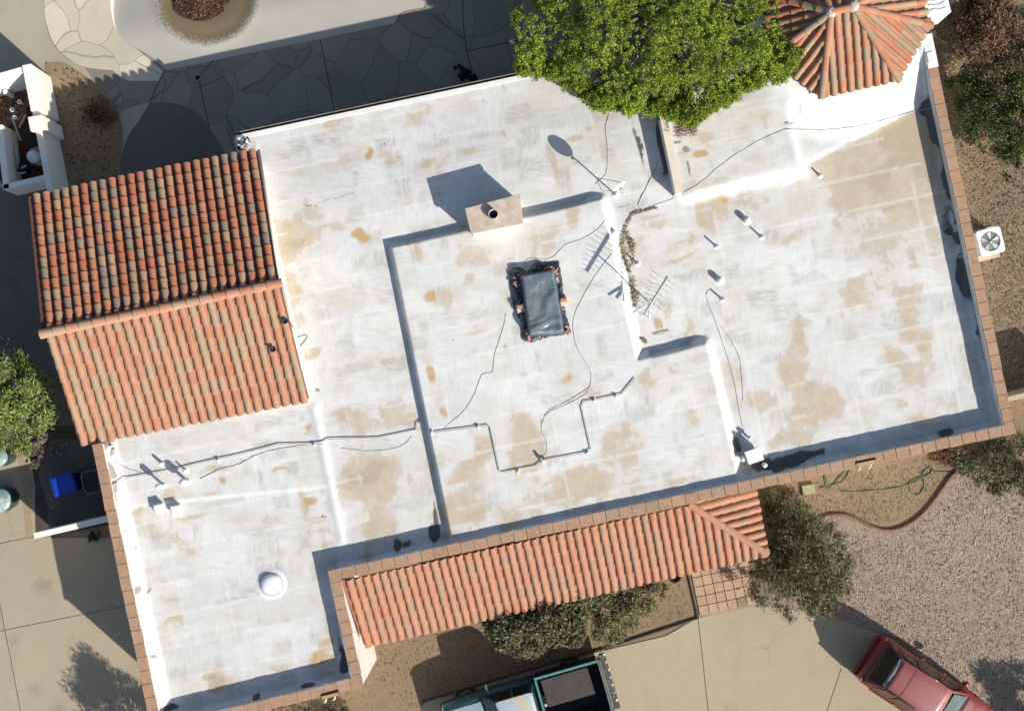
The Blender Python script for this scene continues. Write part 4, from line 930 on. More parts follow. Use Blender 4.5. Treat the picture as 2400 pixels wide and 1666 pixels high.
def limbs(base, tips, r0, parent, seed, mat='bark', name='trunk', fork=.45, spread=.28):
    q = random.Random(seed); mb = MB(); base = Vector(base)
    cen = sum((Vector(t[:3]) for t in tips), Vector())/len(tips)
    f = base.lerp(Vector((base.x*.6+cen.x*.4, base.y*.6+cen.y*.4, cen.z)), fork)
    mb.tube([base, base.lerp(f, .5)+Vector((q.uniform(-.1,.1), q.uniform(-.1,.1), 0)), f], r0, 8, r1=r0*.7)
    for t in tips:
        t = Vector(t[:3]); m_ = f.lerp(t, .5)+Vector((q.uniform(-.2,.2), q.uniform(-.2,.2), q.uniform(-.05,.25)))*min(1, (t-f).length/2)
        mb.tube([f, m_, t], r0*.42, 5, r1=r0*.08)
        for _ in range(2):
            e = m_.lerp(t, q.random())+Vector((q.uniform(-1,1), q.uniform(-1,1), q.uniform(-.3,.3)))*(t-f).length*spread; mb.tube([m_, e], r0*.14, 4, r1=r0*.04)
    mb.build(name, M[mat], parent)
M['leaf_lime'] = foliage('lime_foliage', [(0, (.08,.14,.018)), (.3, (.20,.29,.032)), (.65, (.33,.42,.052)), (.93, (.46,.52,.09)), (1, (.36,.30,.11))], .35)
M['leaf_olive'] = foliage('olive_foliage', [(0, (.075,.08,.04)), (.4, (.13,.125,.065)), (.8, (.20,.185,.10)), (1, (.26,.24,.14))], .15)
M['leaf_dark'] = foliage('dark_foliage', [(0, (.025,.04,.012)), (.5, (.06,.085,.02)), (1, (.12,.14,.04))], .15)
M['leaf_fresh'] = foliage('fresh_foliage', [(0, (.08,.11,.03)), (.5, (.17,.21,.055)), (1, (.27,.31,.11))], .2)
M['leaf_dead'] = foliage('dead_foliage', [(0, (.10,.05,.03)), (.5, (.20,.10,.06)), (1, (.30,.17,.10))], .1)
M['leaf_grey'] = foliage('grey_foliage', [(0, (.10,.09,.07)), (.5, (.17,.15,.12)), (1, (.25,.22,.18))], .1)

# the big green tree over the north roof edge
q = random.Random(11)
outl = [(1195,-60),(1200,60),(1222,110),(1215,160),(1240,172),(1310,180),(1352,215),(1395,250),(1480,262),(1560,272),(1600,290),(1640,292),(1668,262),(1722,232),(1790,196),(1850,176),(1876,140),(1850,110),(1840,60),(1822,20),(1826,-60),(1830,-200),(1200,-200)]
bl = []
cand = 0
OUTP = [(a, b) for a, b in outl]
def inpoly(px, py, poly):
    c = False
    for i in range(len(poly)):
        a, b = poly[i-1], poly[i]
        if (a[1] > py) != (b[1] > py) and px < (b[0]-a[0])*(py-a[1])/(b[1]-a[1])+a[0]: c = not c
    return c
def edgedist(px, py, poly):
    return min(float(segd(poly[i-1], poly[i], np.array(px), np.array(py))) for i in range(len(poly)))
while len(bl) < 185:
    px, py = q.uniform(1190, 1880), q.uniform(-190, 300)
    if not inpoly(px, py, OUTP): continue
    e = edgedist(px, py, OUTP)
    r_ = q.uniform(.26, .60)
    rp = r_*82
    if e < rp*.75: r_ = max(.14, e/82/.8)
    h = 3.5 + 2.7*min(1, (max(0, e)/250))**.65 + q.uniform(-1.0, .45)
    x, y = P(px, py, h); bl.append((x, y, h, r_))
for i_, (a_, b_) in enumerate(smoothline(outl[3:18], 5)):      # fringe along the lit southern edge
    ix, iy = a_ + (1530-a_)*.045 + q.uniform(-8,8), b_ + (60-b_)*.07 + q.uniform(-6,6)
    for k_ in range(2): h = q.uniform(3.5, 4.2); x, y = P(ix, iy+q.uniform(-10,2), h); bl.append((x, y, h, q.uniform(.15, .28)))
tb = P(1555, 20, 0)
tree = thing('tree', 'big bright green leafy tree spreading over the north roof edge', 'tree', (*tb, 0))
M['pale_bark'] = simple('pale_bark', (.30,.27,.24), (.18,.16,.14), 9, .9, bump=.5)
limbs((*tb, 0), [b for b in bl[::4]], .22, tree, 4, 'pale_bark', spread=.1)
rg = np.random.default_rng(5); Bq = np.array(bl); ns = 40
d_ = rg.normal(size=(len(Bq), ns, 3)); d_ /= np.linalg.norm(d_, axis=2)[..., None]; d_[..., 2] = np.abs(d_[..., 2])*1.0-.25
sc_p = Bq[:, None, :3] + d_*(Bq[:, 3][:, None]*rg.uniform(.7, 1.28, (len(Bq), ns)))[..., None]*np.array([1, 1, .8])
sc_p = sc_p.reshape(-1, 3); sr_q = rg.uniform(.05, .125, len(sc_p))
keep = rg.random(len(sc_p)) < .9; sc_p = sc_p[keep]; sr_q = sr_q[keep]
nl = 34; lv = rg.normal(size=(len(sc_p), nl, 3)); lv /= np.linalg.norm(lv, axis=2)[..., None]; lv *= (rg.random((len(sc_p), nl, 1))**.4)
pts = (sc_p[:, None, :] + lv*sr_q[:, None, None]*np.array([1, 1, .8])).reshape(-1, 3)
leafmesh('crown', pts, .4, (.018, .046), M['leaf_lime'], tree, 6, 1.6)
mb = MB()     # dry fringe under the southern tip
for i in range(420):
    px, py = q.uniform(1582, 1632), q.uniform(262, 322-abs(q.gauss(0,8))); p = P3(px, py, 3.45+q.uniform(0,.3)); d = Vector((q.gauss(0,1), q.gauss(0,.6), q.gauss(0,.4))).normalized()*.12; mb.tube([p-d, p+d], .006, 3)
mb.build('dead_twigs', simple('red_brown_twig', (.26,.13,.09), (.16,.08,.06), 5, .9), tree)

def shrub(name, label, base, px_out, z0, z1, n, nb, mat, size, seed, cat='shrub', elong=2.2, shell=.6, rb=(.15,.35), radial=True, group=None, twig='bark', bias=.3, hmean=None):
    q = random.Random(seed); bx, by = P(*base, 0); root = thing(name, label, cat, (bx, by, 0), group); bl = []
    xs = [a for a, b in px_out]; ys = [b for a, b in px_out]; cx, cy = sum(xs)/len(xs), sum(ys)/len(ys)
    R_ = max(edgedist(cx, cy, px_out), 20)
    while len(bl) < nb:
        px, py = q.uniform(min(xs), max(xs)), q.uniform(min(ys), max(ys))
        if not inpoly(px, py, px_out): continue
        e = edgedist(px, py, px_out); h = z0 + (z1-z0)*min(1, e/R_)**.6*q.uniform(.6, 1.0); r_ = min(q.uniform(*rb), max(.06, e/70))
        bl.append((*P(px, py, h), h, r_))
    limbs((bx, by, 0), bl[::max(1, nb//26)], max(.03, (z1)*.022), root, seed, twig, 'trunk' if 'tree' in name else 'stems', .3)
    pts, dd = clump_points(bl, n, seed+1, shell, .8)
    dirs = None
    if radial:
        dirs = pts - np.array([bx, by, z0*.3]); dirs /= np.linalg.norm(dirs, axis=1)[:, None]+1e-9
    leafmesh('crown' if 'tree' in name else 'foliage', pts, bias, size, mat, root, seed+2, elong, dirs)
    return root
shrub('olive_tree', 'grey-green leafy shrub tree between the porch roof and the pickup truck', (1290,1440), [(1115,1415),(1200,1395),(1330,1360),(1440,1330),(1500,1350),(1380,1440),(1370,1505),(1345,1520),(1290,1512),(1262,1545),(1210,1540),(1170,1525),(1140,1500),(1125,1460)], 1.0, 2.6, 46000, 190, foliage('olive_bright', [(0, (.075,.08,.036)), (.4, (.13,.13,.06)), (.8, (.195,.19,.095)), (1, (.25,.235,.13))], .15), (.04,.075), 21, 'tree', 2.0, .5, (.2,.42))
shrub('desert_shrub', 'thin feathery olive shrub beside the porch at the dirt bed corner', (1440,1430), [(1370,1400),(1440,1360),(1530,1345),(1575,1370),(1560,1400),(1530,1440),(1500,1470),(1440,1520),(1400,1530),(1380,1490)], .5, 1.6, 16000, 110, foliage('feathery_olive', [(0, (.12,.11,.05)), (.5, (.2,.18,.085)), (1, (.28,.25,.13))], .1), (.02,.04), 33, 'shrub', 3.6, .8, (.15,.35))
shrub('palo_tree', 'dark green bushy tree at the east end of the porch beside the gravel', (1830,1290), [(1790,1140),(1840,1130),(1900,1190),(1990,1250),(2005,1310),(2000,1370),(1960,1440),(1880,1445),(1800,1435),(1772,1400),(1752,1365),(1765,1335),(1795,1320),(1800,1240)], .8, 2.3, 10500, 150, foliage('olive_dark', [(0, (.06,.07,.028)), (.5, (.125,.13,.052)), (.8, (.19,.18,.08)), (1, (.26,.23,.12))], .2), (.022,.046), 41, 'tree', 3.2, .95, (.25,.5))
shrub('desert_shrub', 'sparse yellow-brown feathery shrub growing around the dark green tree by the gravel', (1850,1330), [(1790,1130),(1850,1140),(1960,1220),(2010,1300),(2005,1390),(1960,1445),(1870,1470),(1790,1440),(1745,1395),(1735,1345),(1790,1300)], .5, 1.7, 20000, 110, foliage('feathery_tan', [(0, (.14,.115,.06)), (.5, (.21,.175,.09)), (1, (.3,.25,.15))], .1), (.018,.04), 45, 'shrub', 3.8, .9, (.16,.4))
shrub('desert_shrub', 'spreading dark olive shrub below the south-east corner of the house', (2310,1080), [(2190,1050),(2290,1030),(2400,980),(2470,1060),(2440,1160),(2360,1180),(2290,1140),(2240,1110)], .4, 1.3, 13000, 70, M['leaf_olive'], (.02,.045), 51, 'shrub', 3.2, .8, (.16,.38))
shrub('desert_shrub', 'thin reddish-brown twiggy shrub touching the south coping by the hose', (2235,1062), [(2150,1060),(2200,1035),(2290,1040),(2300,1080),(2240,1100),(2190,1090)], .3, .9, 3600, 40, M['leaf_dead'], (.015,.035), 53, 'shrub', 4, .9, (.12,.3))
shrub('desert_shrub', 'dry brown wispy shrub along the east end wall of the porch roof', (1830,1190), [(1778,1150),(1850,1130),(1880,1180),(1870,1260),(1800,1290),(1790,1220)], .3, 1.1, 5200, 40, M['leaf_dead'], (.015,.035), 54, 'shrub', 4.5, .9, (.12,.3))
shrub('dead_bush', 'big reddish-brown dead bush beside the turret', (2270,70), [(2215,20),(2290,-20),(2370,0),(2400,60),(2390,120),(2330,150),(2280,150),(2240,140),(2225,90)], 1.0, 2.2, 22000, 110, foliage('dead_mixed', [(0, (.07,.04,.025)), (.5, (.17,.09,.055)), (.85, (.26,.15,.095)), (1, (.12,.13,.05))], .1), (.022,.045), 61, 'bush', 3.4, .85, (.2,.42))
shrub('desert_shrub', 'olive and brown feathery shrub filling the corner between the dead bush and the right edge', (2380,130), [(2320,60),(2400,40),(2520,60),(2520,220),(2400,230),(2330,190),(2290,160)], .6, 1.7, 14000, 90, foliage('olive_brown', [(0,(.05,.045,.02)),(.5,(.13,.10,.05)),(1,(.2,.17,.08))], .1), (.02,.04), 67, 'shrub', 3.6, .9, (.2,.4))
shrub('dead_bush', 'pale straw-brown dead twigs below the reddish dead bush', (2255,140), [(2205,120),(2270,100),(2310,130),(2290,160),(2250,180),(2215,190)], .4, 1.4, 2600, 30, foliage('straw', [(0,(.2,.14,.08)),(1,(.42,.32,.2))], .1), (.012,.03), 63, 'bush', 6, .9, (.1,.25))
shrub('green_bush', 'dark green leafy bush east of the parapet, north of the air conditioner', (2350,250), [(2208,190),(2270,160),(2330,155),(2400,165),(2500,180),(2500,360),(2400,400),(2330,385),(2265,330),(2232,250)], .7, 1.9, 24000, 130, foliage('shade_green', [(0,(.03,.04,.013)),(.5,(.075,.095,.028)),(1,(.15,.18,.055))], .15), (.024,.05), 65, 'bush', 2.8, .8, (.18,.4))
shrub('green_bush', 'light green feathery bush at the left edge beside the tiled wing', (40,930), [(-60,800),(30,795),(80,840),(120,880),(148,960),(140,1000),(110,1010),(90,1050),(60,1080),(20,1060),(-60,1060)], 1.0, 2.5, 17000, 64, foliage('fresh_light', [(0, (.11,.155,.035)), (.5, (.23,.30,.07)), (.8, (.33,.38,.12)), (1, (.36,.34,.2))], .2), (.024,.045), 71, 'bush', 4.6, 1.0, (.2,.42))
shrub('desert_shrub', 'grey-pink dry shrub below the light green bush at the left edge', (80,1050), [(55,1020),(95,1005),(130,1000),(112,1040),(95,1080),(80,1110),(62,1085)], .3, 1.2, 3000, 30, M['leaf_grey'], (.025,.05), 73, 'shrub', 3, .7, (.1,.25))
shrub('desert_shrub', 'low olive shrub at the bottom edge below the garage scupper', (790,1700), [(650,1700),(700,1655),(770,1640),(820,1655),(860,1700),(800,1760)], .2, 1.0, 4200, 40, M['leaf_olive'], (.02,.045), 75, 'shrub', 3, .8, (.12,.3))
# shrubs just outside the frame whose shadows reach the picture
shrub('desert_shrub', 'tall spiky shrub south of the garage casting a feathery shadow on the side drive', (410,1790), [(262,1820),(290,1760),(350,1728),(430,1735),(480,1780),(490,1860),(440,1930),(350,1940),(280,1900)], .7, 3.1, 9000, 90, M['leaf_olive'], (.026,.04), 81, 'shrub', 7, 1.0, (.2,.45))
shrub('desert_shrub', 'spiky shrub beyond the gravel casting a dark shadow at the lower right', (2560,1800), [(2440,1690),(2540,1650),(2640,1700),(2680,1800),(2600,1880),(2500,1880),(2440,1800)], .4, 2.2, 12000, 60, M['leaf_dark'], (.03,.05), 83, 'shrub', 4, .8, (.15,.4))
# dark leafy clumps lying in the patio and bed shade
shrub('potted_plant', 'nearly black plant in the shade beside the north wall', (1083,172), [(1062,160),(1078,154),(1100,168),(1118,182),(1110,190),(1080,186)], .15, .5, 1400, 16, foliage('black_leaf', [(0,(.01,.01,.008)),(1,(.03,.03,.02))], .05), (.03,.06), 91, 'plant', 2, .6, (.08,.16))
shrub('dead_bush', 'dark red-brown dead plant in the shaded dirt bed', (215,285), [(190,240),(232,225),(275,240),(285,270),(260,300),(225,310),(195,290)], .05, .35, 1100, 40, M['leaf_dead'], (.03,.06), 93, 'bush', 2, .9, (.08,.2))
shrub('weed', 'small black weed against the garage wall in deep shade', (222,1262), [(205,1250),(235,1245),(232,1275),(210,1275)], .05, .3, 300, 10, M['leaf_dark'], (.03,.05), 95, 'plant', 2.5, .8, (.06,.12))
# leaves heaped in the pool bowl
r_ = np.random.default_rng(5); n = 9000; a_ = r_.random(n)*6.283; rr = np.sqrt(r_.random(n))*(1.0+.1*np.sin(a_*5)+.06*np.sin(a_*9+1)); lp = P(476, 6, -.5)
pts = np.stack([lp[0]+rr*.95*np.cos(a_), lp[1]+rr*.95*np.sin(a_), -.22+.2*(1-rr)+r_.random(n)*.05], 1)
o = leafmesh('leaf_heap', pts, 1.5, (.04,.08), foliage('wet_leaf', [(0,(.03,.015,.01)),(.6,(.085,.038,.024)),(1,(.18,.10,.06))], .05), None, 7, 2.0)
tag(o, 'round heap of dark red-brown leaves at the bottom of the empty pool', 'leaf litter', kind='stuff')

# weeds and grit scattered on dirt: stuff
def scatter(name, label, poly, n, size, mat, z, seed, cat='litter', elong=2.0):
    q = np.random.default_rng(seed); P_ = np.array(poly, float); mn, mx = P_.min(0), P_.max(0); out = []
    pw = [tuple(p) for p in poly]
    c = q.uniform(mn, mx, (n*3, 2)); d = sdf(pw, c[:, 0], c[:, 1]); c = c[d < -4][:n]
    k = H/(H*PPM); pts = np.stack([(c[:, 0]-NX)/PPM, -(c[:, 1]-NY)/PPM, np.full(len(c), z)+q.random(len(c))*.02], 1)
    o = leafmesh(name, pts, 3, size, mat, None, seed, elong); tag(o, label, cat, kind='stuff')
scatter('yard_litter', 'scattered twigs and grit over the pinkish gravel', [(1880,1235),(2100,1260),(2270,1110),(2450,1000),(2500,1800),(2300,1640),(2100,1490),(1960,1450),(2000,1300)], 5200, (.02,.055), foliage('grit', [(0,(.10,.08,.065)),(.5,(.28,.21,.18)),(1,(.36,.30,.25))], 0), .022, 5)
scatter('yard_litter', 'fallen leaves over the brown dirt east of the parapet', [(2230,170),(2600,170),(2600,900),(2385,900),(2260,400)], 3200, (.02,.06), foliage('grit_brown', [(0,(.05,.035,.02)),(.6,(.16,.11,.07)),(1,(.32,.24,.16))], 0), .012, 6)
scatter('yard_litter', 'fallen leaves over the dirt south of the house between coping and border', [(1800,1150),(2350,1030),(2260,1100),(2200,1160),(2080,1240),(1960,1205),(1850,1230)], 900, (.02,.045), foliage('grit_tan', [(0,(.08,.055,.03)),(1,(.3,.21,.12))], 0), .016, 8)
scatter('yard_litter', 'fallen leaves over the shaded dirt bed by the patio', [(118,148),(180,160),(250,222),(286,300),(262,440),(165,440)], 260, (.03,.06), foliage('grit_bed', [(0,(.05,.035,.02)),(1,(.18,.1,.06))], 0), .02, 9)
scatter('yard_litter', 'fallen leaves over the dirt in front of the porch', [(860,1520),(1100,1440),(1600,1360),(1630,1440),(1300,1540),(960,1660),(880,1620)], 900, (.02,.045), foliage('grit_tan2', [(0,(.08,.055,.03)),(1,(.3,.21,.12))], 0), .016, 10)

# ---------------------------------------------------------------- garden walls
def wall_thing(name, label, segs, h, wd, mat, cap=None, extra=None, z=0):
    p = P(*segs[0][0], h); t = thing(name, label, 'wall', (*p, 0)); mb = MB()
    for i, (a, b) in enumerate(segs): seg_box(mb, P(*a, h), P(*b, h), wd, 0, h-.002*i, wd/2-.003*i)
    mb.build('wall_body', M[mat], t, .012)
    return t
gw = wall_thing('garden_wall', 'white stucco wall with a square pier beside the dirt bed, running to the tiled wing', [((64,166),(118,452))], 1.45, .20, 'stucco')
for q_, s_, hh in (((84,288),.46,1.62),((72,205),.30,1.56)):
    x, y = P(*q_, hh); mb = MB(); mb.box((x, y, 0), (s_, s_ if s_ > .4 else 1.5, hh), BA-R(1)); mb.build('pier', M['stucco'], gw, .02)
wall_thing('garden_wall', 'white wall along the north side of the pool equipment enclosure', [((-60,196),(58,162))], 1.5, .20, 'stucco')
wall_thing('garden_wall', 'low white wall on the west side of the pool equipment enclosure', [((-2,300),(14,436))], 1.1, .2, 'stucco')
wall_thing('garden_wall', 'low white wall on the south side of the pool equipment enclosure', [((12,438),(108,415))], 1.1, .17, 'stucco')
wall_thing('garden_wall', 'short white wall closing the bin yard west of the garage', [((86,1254),(250,1216))], 1.75, .19, 'stucco')
wall_thing('garden_wall', 'low tan wall running east from the south-east corner of the house', [((2352,938),(2560,886))], 1.55, .16, 'tan_stucco')

# pool equipment
pf = P(73, 365, .8); eq = thing('pool_filter', 'pale round pool filter with a clamp lid inside the walled enclosure', 'pool filter', (*pf, 0))
mb = MB(); mb.lathe((*pf, 0), [(.18,0),(.21,.1),(.21,.6),(.19,.72),(.10,.80),(0,.82)], 24); mb.build('tank', M['white_metal'], eq)
mb = MB(); mb.lathe((*pf, .5), [(.22,0),(.235,.02),(.235,.05),(.22,.07)], 24); mb.box((pf[0]+.02, pf[1]+.22, .1), (.3,.16,.5), BA); mb.build('clamp', M['grey_metal'], eq)
pe = thing('pool_pump', 'tangle of grey and white pool pipes and fittings in the enclosure', 'pool pump', (*P(40,270), 0)); mb = MB()
for a, b, c_, d_ in ((25,345,30,400),(35,340,42,395),(48,330,28,275),(45,300,60,270),(20,410,60,405),(50,395,62,388)): mb.tube([P3(a,b,.5), P3(c_,d_,.45)], .035, 8)
mb.build('pipe', M['dull_steel'], pe)
for a, b in ((35,276),(29,258),(46,240)):
    x, y = P(a, b, .6); mb = MB(); mb.lathe((x, y, .3), [(.03,0),(.03,.28),(.075,.3),(.075,.33),(.045,.34),(.045,.3)], 16); mb.build('valve', M['white_metal'], pe)
mb = MB(); mb.box((*P(45,390,.5), 0), (.3,.25,.4), .2); mb.build('motor', M['black_plastic'], pe, .03)
mb = MB(); x, y = P(11,215,.7); mb.box((x, y, .1), (.11,.13,.6), .1); tag(mb.build('junction_box', M['white_metal'], None, .01), 'small white box near the north wall of the enclosure', 'box')
struct(sheet('enclosure_floor', [(-60,190),(62,175),(120,420),(12,445),(-60,300)], .018, simple('enclosure_soil', (.035,.022,.017), (.06,.035,.025), 4, .95), thick=0))
scatter('leaf_litter', 'dead red-brown leaves covering the enclosure floor', [(-30,180),(60,172),(75,250),(60,300),(0,300)], 900, (.04,.08), M['leaf_dead'], .05, 12)

# ---------------------------------------------------------------- bins and yard clutter west of the garage
def bin_(label, c, sx, sy, h, rz, mat, lidmat, zt):
    x, y = P(*c, h); t = thing('wheelie_bin', label, 'bin', (x, y, 0), None)
    mb = MB(); mb.box((x, y, .06), (sx*.82, sy*.82, h-.12), rz, taper=1.16); mb.build('bin_body', mat, t, .03)
    mb = MB(); mb.box((x, y, h-.07), (sx*1.04, sy*1.04, .035), rz); mb.box((x, y, h-.035), (sx*.96, sy*.96, .05), rz, taper=.84); mb.build('lid', lidmat, t, .02)
    ca, sa = math.cos(rz), math.sin(rz)
    mb = MB()
    for s_ in (-1, 1):
        cx_, cy_ = x + ca*sx*.5 - sa*s_*sy*.42, y + sa*sx*.5 + ca*s_*sy*.42
        mb.lathe((cx_, cy_, .0), [(.1,.02),(.1,.06)], 12)
    mb.tube([(x+ca*sx*.56-sa*sy*.4, y+sa*sx*.56+ca*sy*.4, h-.06), (x+ca*sx*.56+sa*sy*.4, y+sa*sx*.56-ca*sy*.4, h-.06)], .018, 6); mb.build('handle', mat, t)
    return t
blue = simple('blue_plastic', (.008,.05,.42), (.008,.04,.34), 4, .4, spec=.5); bdk = simple('blue_plastic_dark', (.008,.03,.2), (.01,.03,.16), 4, .5)
bin_('blue recycling bin with a flat lid in the shaded bin yard', (146,1136), .72, .66, 1.05, BA+.05, bdk, blue, 0)
gr = simple('dark_grey_plastic', (.03,.032,.034), (.02,.02,.022), 5, .5)
x, y = P(216, 1129, .95); t = thing('open_bin', 'open black bin with a grey rim between the blue bin and the garage wall', 'bin', (x, y, 0))
mb = MB(); mb.box((x, y, .05), (.52,.6,.85), BA, taper=1.1); mb.build('bin_body', gr, t, .03)
mb = MB(); a_ = [(x + (dx*math.cos(BA)-dy*math.sin(BA)), y + (dx*math.sin(BA)+dy*math.cos(BA)), .95) for dx, dy in ((-.24,-.33),(.24,-.36),(.30,-.3),(.32,.3),(.24,.36),(-.24,.36),(-.31,.28),(-.32,-.2),(-.24,-.33))]
mb.tube(a_, .022, 6); mb.build('rim', simple('rim_grey', (.20,.2,.2), (.15,.15,.15), 3), t)
for i, (a, b, r_) in enumerate(((116,1052,.09),(130,1060,.085),(118,1068,.08),(141,1065,.08),(146,1045,.085),(156,1040,.085))):
    mb = MB(); mb.lathe((0,0,0), [(r_*.6,0),(r_,r_*.5),(r_*.9,r_*1.1),(r_*.4,r_*1.5),(0,r_*1.55)], 9, 0, False, 1, .85); o = mb.build('river_stone', simple('stone_%d' % i, (.24,.21,.17), (.15,.13,.11), 7, .9)); o.location = (*P(a, b, .2), .03); o.rotation_euler = (.1*i, .2, i)
    tag(o, ['large pale round stone at the west end of the heap','round stone in the middle of the stone heap','lowest brown stone of the heap by the bin yard','brown stone at the south-east of the stone heap','grey stone between the middle and the far east stone','grey-white stone at the far east end of the heap'][i], 'stone', 'stones heaped north of the bins')
mb = MB()
for i in range(5):
    a = P3(rnd.uniform(108,135), rnd.uniform(1170,1205), .25+rnd.random()*.3); mb.tube([a, a+Vector((rnd.uniform(-.2,.2), rnd.uniform(-.3,.3), rnd.uniform(-.1,.1)))], .012, 4)
tag(mb.build('scrap_heap', M['dull_steel']), 'few grey metal rods tossed beside the blue bin', 'scrap')
# partly visible green and white carts at the left edge
for (c_, lb, r1) in (((-4,1072),'dark green rounded tub at the left edge north of the round barrel', .30), ((-4,1172),'white-green round barrel cut by the left edge beside the driveway', .42)):
    x, y = P(*c_, .8); t = thing('barrel', lb, 'barrel', (x, y, 0)); mb = MB(); mb.lathe((x, y, 0), [(r1*.85,0),(r1,.4),(r1*.95,.75)], 28); mb.build('tub', simple('green_tub', (.025,.06,.05), (.02,.04,.035), 4, .35), t)
    mb = MB(); mb.lathe((x, y, .75), [(r1*.95,0),(r1*.9,.04),(r1*.6,.1),(0,.13)], 28); mb.build('lid', simple('pale_lid', (.36,.44,.42), (.12,.18,.17), 5, .3), t)

# ring in the patio: socket for a parasol, and a small wall pole
p = P3(463,183,.03); t = thing('drain_pipe', 'short black-mouthed pipe standing in the shaded flagstones', 'pipe', (p.x, p.y, 0)); mb = MB(); mb.lathe((p.x, p.y, 0), [(.115,0),(.115,.06),(.085,.06),(.085,.01)], 24); mb.build('pipe_ring', simple('ring_grey', (.3,.3,.29), (.2,.2,.2), 5), t)
mb = MB(); mb.lathe((p.x, p.y, .02), [(0,0),(.086,0)], 24); mb.build('pipe_mouth', M['dark'], t)

# ---------------------------------------------------------------- air conditioners
ac = thing('air_conditioner', 'white square air conditioner with a round fan grille east of the house', 'air conditioner', (*P(2322,570,0), 0))
zc_ = .78; x, y = P(2322, 566, zc_)
def rrect(cx, cy, sx, sy, r, rz, n=6):
    o = []
    for k, (qx, qy) in enumerate(((1,1),(-1,1),(-1,-1),(1,-1))):
        for i in range(n+1):
            t = math.pi/2*(k + i/n); a, b = qx*(sx/2-r)+r*math.cos(t), qy*(sy/2-r)+r*math.sin(t); o.append((cx+a*math.cos(rz)-b*math.sin(rz), cy+a*math.sin(rz)+b*math.cos(rz)))
    return o
mb = MB(); mb.prism(rrect(x, y, .78, .82, .09, R(14)), .04, zc_-.04); mb.build('cabinet', M['white_metal'], ac)
mb = MB(); mb.prism(rrect(x, y, .82, .86, .11, R(14)), zc_-.04, zc_, 0, [[(x+.325*math.cos(t), y+.325*math.sin(t)) for t in np.linspace(0, 2*math.pi, 33)[:-1]]]); mb.build('top_cover', M['white_metal'], ac, .008)
mb = MB(); mb.lathe((x, y, zc_-.038), [(0,0),(.33,0)], 32); mb.build('fan_well', simple('fan_dark', (.26,.26,.26), (.2,.2,.2), 4, .8), ac)
for k in range(5):
    t0 = 2*math.pi*k/5 + .5; mb = MB(); vs = []
    for r_ in (.05, .16, .30):
        for s_ in (-1, 1):
            t = t0 + s_*(.24 if r_ > .1 else .3); vs.append((x+r_*math.cos(t), y+r_*math.sin(t), zc_-.022+.010*s_))
    mb.add(vs, [(0,1,3,2),(2,3,5,4)]); fb = mb.build('fan_blade', M['white_metal'], ac); sm = fb.modifiers.new('t', 'SOLIDIFY'); sm.thickness = .004
mb = MB()
for rr in np.linspace(.06, .32, 10): mb.tube([(x+rr*math.cos(t), y+rr*math.sin(t), zc_+.006) for t in np.linspace(0, 2*math.pi, 33)], .0022, 4)
for t in np.linspace(0, math.pi, 7)[:-1]: mb.tube([(x-.325*math.cos(t), y-.325*math.sin(t), zc_+.006), (x+.325*math.cos(t), y+.325*math.sin(t), zc_+.006)], .004, 4)
mb.lathe((x, y, zc_+.002), [(.055,0),(.05,.012),(0,.015)], 16); mb.build('grille', M['grey_metal'], ac)
mb = MB(); mb.box((x+.02, y-.02, 0), (1.0, 1.06, .05), R(14)); mb.build('base_pad', M['tan_stucco'], ac)
x, y = P(2190, 0, 1.2); ac2 = thing('air_conditioner', 'white louvred air conditioner cabinet cut by the top edge beside the turret', 'air conditioner', (x, y, 0))
x, y = P(2186, -12, 3.35)
mb = MB(); mb.box((x, y, 2.2), (.86, 1.30, 1.15), R(14)); mb.build('cabinet', M['white_metal'], ac2, .015)
mb = MB(); mb.box((x, y, 0), (.8,1.2,2.2), R(14)); mb.build('support_stand', M['grey_metal'], ac2)
ca, sa = math.cos(R(14)), math.sin(R(14))
for i in range(7):
    dy = -.45+i*.15; mb = MB(); pts = []
    for t in np.linspace(0, 1, 9): dx = -.24+.5*t; yy = dy + .028*math.sin(t*6.28+i); pts.append((x+.04+dx*ca-yy*sa, y+dx*sa+yy*ca, 3.352))
    mb.tube(pts, .016, 5); mb.build('louvre', simple('louvre_grey%d' % i, (.42,.43,.42), (.3,.31,.3), 3), ac2)
mb = MB()
for dx in (-.47, -.53): mb.tube([(x+dx*ca+.6*sa, y+dx*sa-.6*ca, 3.33), (x+dx*ca-.6*sa, y+dx*sa+.6*ca, 3.33)], .018, 5)
mb.build('side_pipe', M['grey_metal'], ac2)

# ---------------------------------------------------------------- yard things south of the house
hz = .03
hose = smoothline([(1922,1144),(1945,1138),(1975,1128),(1990,1105),(1985,1098),(1965,1122),(1940,1145),(1932,1120),(1935,1115),(1940,1135),(1960,1148),(1990,1152),(2040,1150),(2090,1145),(2125,1136),(2160,1122),(2180,1108),(2186,1098),(2176,1096),(2164,1108),(2166,1125),(2164,1145),(2155,1158),(2142,1158),(2132,1145),(2135,1128),(2160,1118),(2180,1110),(2184,1100)], 6)
mb = MB(); pts = [P3(a, b, hz + .012*math.sin(i*.9)) for i, (a, b) in enumerate(hose)]; mb.tube(pts, .019, 6); tag(mb.build('garden_hose', simple('hose_green', (.16,.19,.10), (.10,.13,.07), 5, .6)), 'tangled green garden hose on the dirt south of the house', 'hose')
mb = MB(); mb.tube([P3(a, b, .02) for a, b in smoothline([(2186,1103),(2215,1105),(2245,1100),(2262,1096)], 5)], .012, 5); tag(mb.build('drip_line', M['black_plastic']), 'thin dark drip line from the hose coil toward the shrub', 'pipe')
kb = smoothline([(1875,1252),(1893,1238),(1925,1214),(1950,1206),(1980,1206),(2010,1216),(2040,1232),(2075,1242),(2110,1237),(2145,1218),(2175,1190),(2205,1150),(2228,1118),(2248,1103),(2268,1097)], 7)
